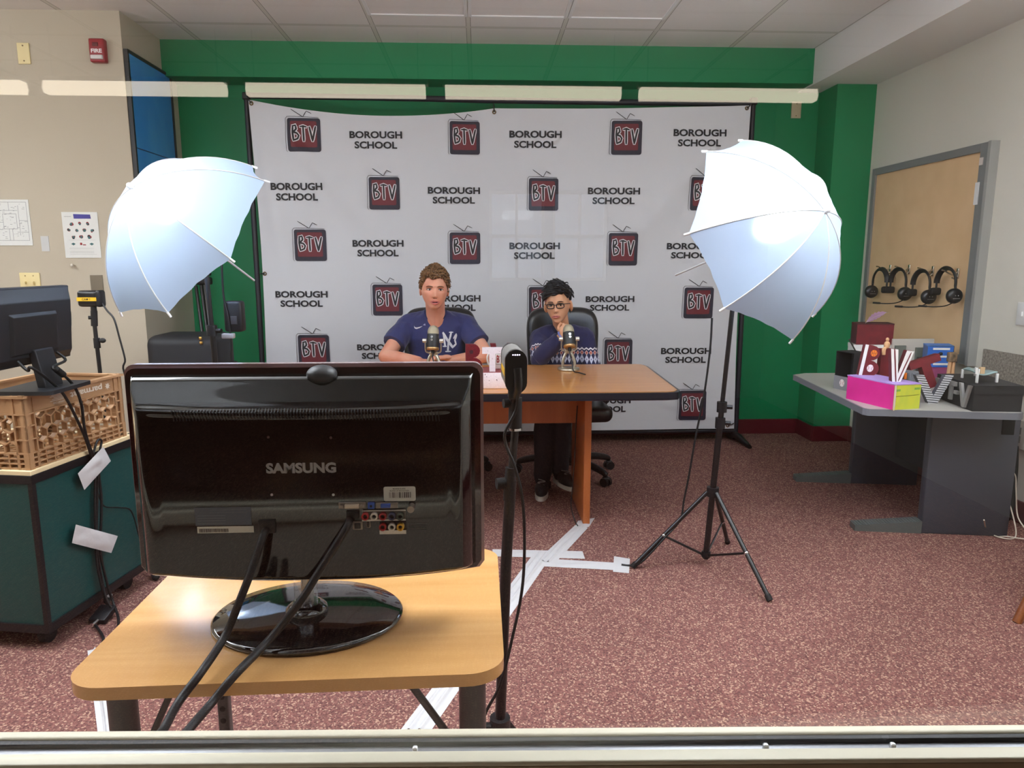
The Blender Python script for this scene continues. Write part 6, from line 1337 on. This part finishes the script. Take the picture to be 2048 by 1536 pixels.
# wooden figure behind the B
fg = thing('wooden_figure', 'small jointed wooden figure sitting by the ball-picture letter', 'figure', tuple(aty(1770, 700, pb_.y + .06)))
FW_ = pm('pale_wood', (206, 160, 118), 0.6); c = aty(1774, 690, pb_.y + .06); c2 = aty(1775, 679, pb_.y + .06); 
MB().ell(c, (.015, .013, .020)).build('torso', FW_, fg); MB().ell(c2, (.008, .008, .010)).build('head', FW_, fg)
for dx in (-.018, -.026): MB().tube([c + Vector((dx * .3, -.004, -.012)), c + Vector((dx, -.014, -.020)), c + Vector((dx, -.016, -.048))], [.006, .0065, .005], 8).build('limb', FW_, fg)
st_ = MB().box((c.x - .004, c.y + .01, (DZ + c.z - .018) / 2), (.05, .03, c.z - .018 - DZ)).build('stand_block', MAROON, fg)
# open black box with grey B
A3, B3 = atz(1668, 776, DZ), atz(1716, 787, DZ); C3 = B3 + Vector((.06, .13, 0)); hb = .115
ob = thing('display_box', 'open black box with grey letter B and baseball on its grey flap', 'box', tuple(A3)); e1 = (B3 - A3).normalized(); e2 = Vector((-e1.y, e1.x, 0)); L = .125; W = .10
def obf(u, v, w__): return A3 + e1 * u + e2 * v + Vector((0, 0, w__))
m = MB(); MM = Matrix(((e1.x, e2.x, 0, A3.x), (e1.y, e2.y, 0, A3.y), (0, 0, 1, DZ), (0, 0, 0, 1)))
for c, d in (((L / 2, W, hb), (L, .004, hb * 2)), ((0, W / 2, hb), (.004, W, hb * 2)), ((L, W / 2, hb), (.004, W, hb * 2)), ((L / 2, W / 2, .002), (L, W, .004)), ((L / 2, W / 2, hb * 2), (L, W, .004))): m.box((c[0], c[1], c[2] * .88), d if d[2] < .1 else (d[0], d[1], d[2] * .88), MM)
m.build('shell', BLKP, ob)
GCARD = pm('grey_front_card', (134, 134, 138), 0.6); MB().box((L / 2, -.003, .036), (L, .004, .072), MM).build('front_flap', GCARD, ob)
fl_ = lambda u, v, d=0.0: MM @ Vector((u, -.006 - d, v))
m = MB().poly([(.062 + .018 * math.cos(k * .4), .038 + .020 * math.sin(k * .4)) for k in range(16)], fl_, 0, .001)
for s_ in (-1, 1): m.stroke([(.062 + s_ * .013, .038 + .012), (.062 + s_ * .006, .038), (.062 + s_ * .013, .038 - .012)], .0022, fl_, 1, .0016, step=.004)
m.build('baseball_picture', [WB_, STI], ob)
MB().text('B', lambda u, v, d=0.0: MM @ Vector((u, W * .55 - d, v)), .078, .085, .036, .075, bold=.0, depth=.006).build('grey_letter', GCARD, ob)
tag(MB().tube([aty(1698, 678, A3.y + .05), aty(1722, 722, A3.y + .03)], .004, 8, curve=False).build('dowel', pm('dark_dowel', (44, 40, 34), 0.6)), 'thin dark stick leaning out of the open black box', 'stick')
# white box with the maroon box on top, and the feather
yb = 4.02; wl = aty(1707, 700, yb); wr_ = aty(1786, 705, yb); wz = aty(1740, 690, yb).z
t, h1, h2, La, Lb = boxat('white_box', 'white card box under the dark maroon box by the wall', 'box', (wl.x, yb), (wr_.x, yb - .02), (wr_.x + .04, yb + .12), wz - DZ, (WCARD, WCARD, WCARD), .02)
mz = wz + .004; hm = aty(1715, 648, yb).z - mz
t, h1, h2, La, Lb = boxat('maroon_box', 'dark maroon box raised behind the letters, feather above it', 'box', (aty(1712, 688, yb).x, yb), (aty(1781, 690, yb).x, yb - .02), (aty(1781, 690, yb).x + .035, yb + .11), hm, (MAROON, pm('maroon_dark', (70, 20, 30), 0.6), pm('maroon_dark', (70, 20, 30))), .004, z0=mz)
FE = pm('mauve_feather', (170, 132, 160), 0.8); fa, fb = aty(1733, 644, yb + .03), aty(1776, 624, yb + .03)
def fth(u, v):
    p = fa.lerp(fb, u); w__ = .024 * math.sin(math.pi * min(1, u * 1.05)) ** .7 * (1 + .15 * math.sin(u * 40)); return p + Vector((-.3, -.1, .95)) * ((v - .4) * w__ * 1.6) + Vector((0, .02 * math.sin(u * 3), 0))
ft = thing('feather', 'mauve feather sticking up from the dark maroon box', 'feather', tuple(fa)); MB().grid(fth, 30, 6).build('vane', FE, ft); MB().tube([fa + Vector((-.006, 0, -.012)), fa, fa.lerp(fb, .5) + Vector((0, .018, 0)), fb], [.0018, .0006], 6).build('quill', pm('quill_pale', (206, 190, 190)), ft)
# grey frame board behind
gb = thing('framed_card', 'white and grey card panel standing behind the display letters', 'card', (aty(1825, 745, 3.98).x, 3.98, DZ)); a = aty(1786, 678, 3.98); b = aty(1868, 684, 3.98)
MB().box(((a.x + b.x) / 2, 3.985, (DZ + a.z) / 2), (b.x - a.x, .012, a.z - DZ)).build('card', pm('pale_card', (196, 188, 178), 0.7), gb)
for x0, y0, x1, y1 in ((1786, 691, 1812, 745), (1827, 695, 1858, 750)):
    p, q = aty(x0, y1, 3.97), aty(x1, y0, 3.97); MB().box(((p.x + q.x) / 2, 3.972, (p.z + q.z) / 2), (q.x - p.x, .012, q.z - p.z)).build('grey_panel', pm('grey_green_card', (112, 116, 108), 0.7), gb)
p, q = aty(1832, 745, 3.96), aty(1846, 714, 3.96); MB().box(((p.x + q.x) / 2, 3.963, (p.z + q.z) / 2), (q.x - p.x, .006, q.z - p.z)).build('window_cutout', pm('cutout_dark', (66, 64, 62), 0.7), gb)
# corrugated card cylinder
p = atz(1818, 764, DZ); p = Vector((p.x, 3.62, 0)); cc = aty(1820, 755, 3.62)
cy = thing('card_tube', 'corrugated grey card tube with orange window behind the pink box', 'tube', (cc.x, 3.62, DZ)); m = MB(); hC = aty(1820, 743, 3.62).z - DZ
m.lathe([(.046 + (0.0), 0), (.046, hC)], o=(cc.x, 3.62, DZ), n=40)
for k in range(40): g = k * math.pi / 20; m.cyl((cc.x + .046 * math.cos(g), 3.62 + .046 * math.sin(g), DZ), (cc.x + .046 * math.cos(g), 3.62 + .046 * math.sin(g), DZ + hC), .0024, n=5, cap=False)
m.build('tube', pm('corrugated_grey', (130, 132, 138), 0.7), cy); q = aty(1809, 752, 3.57); MB().box((q.x, 3.580, q.z), (.030, .012, .034)).build('window', INK, cy); MB().box((q.x + .006, 3.572, q.z), (.012, .006, .032)).build('orange_card', OR, cy)
# blue drawer box on a purple box, wooden hand
by = 3.80; a = aty(1853, 740, by); b = aty(1899, 740, by); pz = aty(1875, 735, by).z
t, k1, k2, La, Lb = boxat('purple_box', 'small magenta box under the blue drawer box', 'box', (a.x + .01, by), (b.x, by - .02), (b.x + .03, by + .08), pz - DZ, (pm('magenta_card', (150, 70, 110), 0.6),) * 3, .003)
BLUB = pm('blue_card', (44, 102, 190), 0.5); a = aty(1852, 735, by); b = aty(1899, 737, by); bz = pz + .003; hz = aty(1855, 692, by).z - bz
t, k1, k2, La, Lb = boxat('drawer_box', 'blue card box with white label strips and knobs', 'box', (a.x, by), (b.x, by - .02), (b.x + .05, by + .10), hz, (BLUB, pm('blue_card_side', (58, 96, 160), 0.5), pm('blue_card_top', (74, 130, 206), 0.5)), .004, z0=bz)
for v0, v1, u_0, u_1 in ((.82, .92, .2, .85), (.46, .55, .05, .95), (.10, .20, .25, .9)): MB().poly([(La * u_0, hz * v0), (La * u_1, hz * v0), (La * u_1, hz * v1), (La * u_0, hz * v1)], k1, 0, .001).build('label_strip', WCARD, t)
MB().ell(k1(La * .5, hz * .64, .004), (.012, .006, .010), 14, 8).build('knob', INK, t)
MB().stroke([(0, hz), (La, hz)], .003, k1, 0, .0012).stroke([(La, 0), (La, hz)], .003, k1, 0, .0012).build('outline', INK, t)
wh = thing('wooden_brush', 'upright wooden brush head on two pale sticks beside the blue box', 'brush', (aty(1903, 752, 3.70).x, 3.70, DZ)); m = MB()
a, b = aty(1898, 752, 3.68), aty(1900, 722, 3.68); z0_ = DZ
for px, dx in ((1898, 0), (1905, .004)): p = aty(px, 725, 3.68); MB().tube([(p.x + dx, 3.68, DZ + .118 if False else DZ), (p.x + .006, 3.68, p.z + .01)], [.011, .009], 10, curve=False).build('stick', FW_, wh)
p = aty(1904, 714, 3.68); MB().rbox((p.x, 3.68, p.z), (.042, .03, .052), .004, M=None).build('head', pm('weathered_wood', (152, 124, 96), 0.7, noise_=(60, (70, 60, 50))), wh)
# little glass bench on the black shoebox
bz = DZ + .121; bn = thing('glass_bench', 'little pale glass bench with white legs on the black shoebox', 'ornament', tuple(atz(1960, 765, bz))); AQ = pm('aqua_glass', (190, 220, 222), 0.15, trans=0.4, ior=1.3)
ps = [atz(1924, 756, bz), atz(1953, 766, bz), atz(1993, 765, bz), atz(1950, 752, bz)]
hh = aty(1953, 748, ps[1].y).z - bz
for p in ps: MB().rbox((p.x, p.y, bz + hh / 2), (.010, .010, hh), .002).build('leg', WHITE, bn)
c = (ps[0] + ps[2]) / 2
def bt(u, v):
    p = ps[0].lerp(ps[1], v).lerp(ps[3].lerp(ps[2], v), u) if False else ps[0].lerp(ps[3], u).lerp(ps[1].lerp(ps[2], u), v); return Vector((p.x, p.y, bz + hh + .003 + .006 * math.sin(u * 5 + v * 3)))
m = MB().grid(bt, 16, 12); 
sl = m.build('top_slab', AQ, bn); so = sl.modifiers.new('t', 'SOLIDIFY'); so.thickness = .006; so.offset = 1
q = atz(1958, 747, bz + hh + .01); MB().box((q.x + .012, q.y, bz + hh + .024), (.020, .012, .030)).build('card_chip', pm('tan_card', (196, 168, 130), 0.7), bn); MB().tube([(q.x - .012, q.y, bz + hh + .008), (q.x - .014, q.y, bz + hh + .036)], .005, 8, curve=False).tube([(q.x - .002, q.y, bz + hh + .008), (q.x - .001, q.y, bz + hh + .03)], .004, 8, curve=False).build('white_peg', WHITE, bn)
# ---- headsets on the hooks
def headset(label, y, z, flip, grp='headsets on the tan board'):
    """worn-out-of-use headset hung by its band; cup low on the near side (flip puts it on the far side)"""
    t = thing('headset', label, 'headset', (2.69, y, z), 0, grp); s_ = -1 if not flip else 1
    r = .085; pts = [(0, s_ * r * math.sin(R(a)), -r + r * math.cos(R(a)) * 1.0) for a in range(-92, 112, 12)]
    MB().tube(pts, .0075, 10, flat=2.2, curve=False).build('headband', BLACK, t, False)
    e = Vector(pts[-1]); c = e + Vector((-.004, s_ * .004, -.055))
    MB().tube([e, e + Vector((0, s_ * .004, -.02)), c], .007, 8).build('cup_arm', BLACK, t, False)
    cp = MB().lathe([(0, -.02), (.030, -.02), (.042, -.012), (.044, .004), (.040, .016), (.025, .022), (0, .024)], n=28, M=Matrix.Translation(c) @ Matrix.Rotation(R(90), 4, 'X')).build('ear_cup', pm('headset_black', (26, 26, 29), 0.35), t, False)
    for k in (-1, 1): MB().ell(c + Vector((k * .008, -.0245, .002)), (.003, .002, .003), 8, 6).build('logo_dot', SILVERP, cp, False)
    MB().tube([c + Vector((.02 * k, -.0235, -.014)) for k in (-1, 0, 1)], .0012, 5, curve=False).build('logo_mark', SILVERP, cp, False)
    e0 = Vector(pts[0]); MB().tube([e0, e0 + Vector((0, 0, -.03))], .006, 8).build('pad_arm', BLACK, t, False)
    MB().rbox(e0 + Vector((-.002, 0, -.048)), (.062, .026, .044), .012, 3).build('temple_pad', RUBBER, t, False)
    if flip: return t
    b = MB().tube([c + Vector((-.01, -.015, -.035)), c + Vector((-.06, -.02, -.055)), c + Vector((-.12, -.015, -.060)), c + Vector((-.165, 0, -.058))], .0035, 8).build('microphone_boom', BLACK, t, False)
    MB().tube([c + Vector((-.155, -.002, -.058)), c + Vector((-.195, .012, -.056))], [.006, .0075, .006], 10, curve=False).build('microphone_tip', RUBBER, t, False)
    return t
HN = ['nearest the green wall, cup turned inward', 'hanging second from the green wall', 'hanging third from the green wall', 'nearest the latch, hung highest by its pad']
for i, (y, z, _s) in enumerate(HS): headset('black single-ear headset ' + HN[i], y, z - .002 + (.028 if i == 3 else 0), i == 0)
# ---- wooden stool at the picture edge
sl_ = thing('wooden_stool', 'brown wooden stool, its slanted leg showing beside the coiled cable', 'stool', (2.33, 2.40, 0)); SW_ = mat_wood('brown_wood', (126, 70, 36), (142, 82, 44), (156, 94, 52), 2, 1.0, 0.4, 0.2)
MB().lathe([(0, .44), (.20, .44), (.21, .45), (.21, .465), (.20, .475), (0, .475)], o=(2.34, 2.40, 0), n=36).build('seat', SW_, sl_)
for x, y in ((1.995, 2.375), (2.36, 2.04), (2.40, 2.74), (2.68, 2.42)):
    tp = Vector((2.34 + (x - 2.34) * .5, 2.40 + (y - 2.40) * .5, .445)); MB().tube([tp, (x, y, 0.0)], [.019, .018, .016], 12, curve=False).build('leg', SW_, sl_)
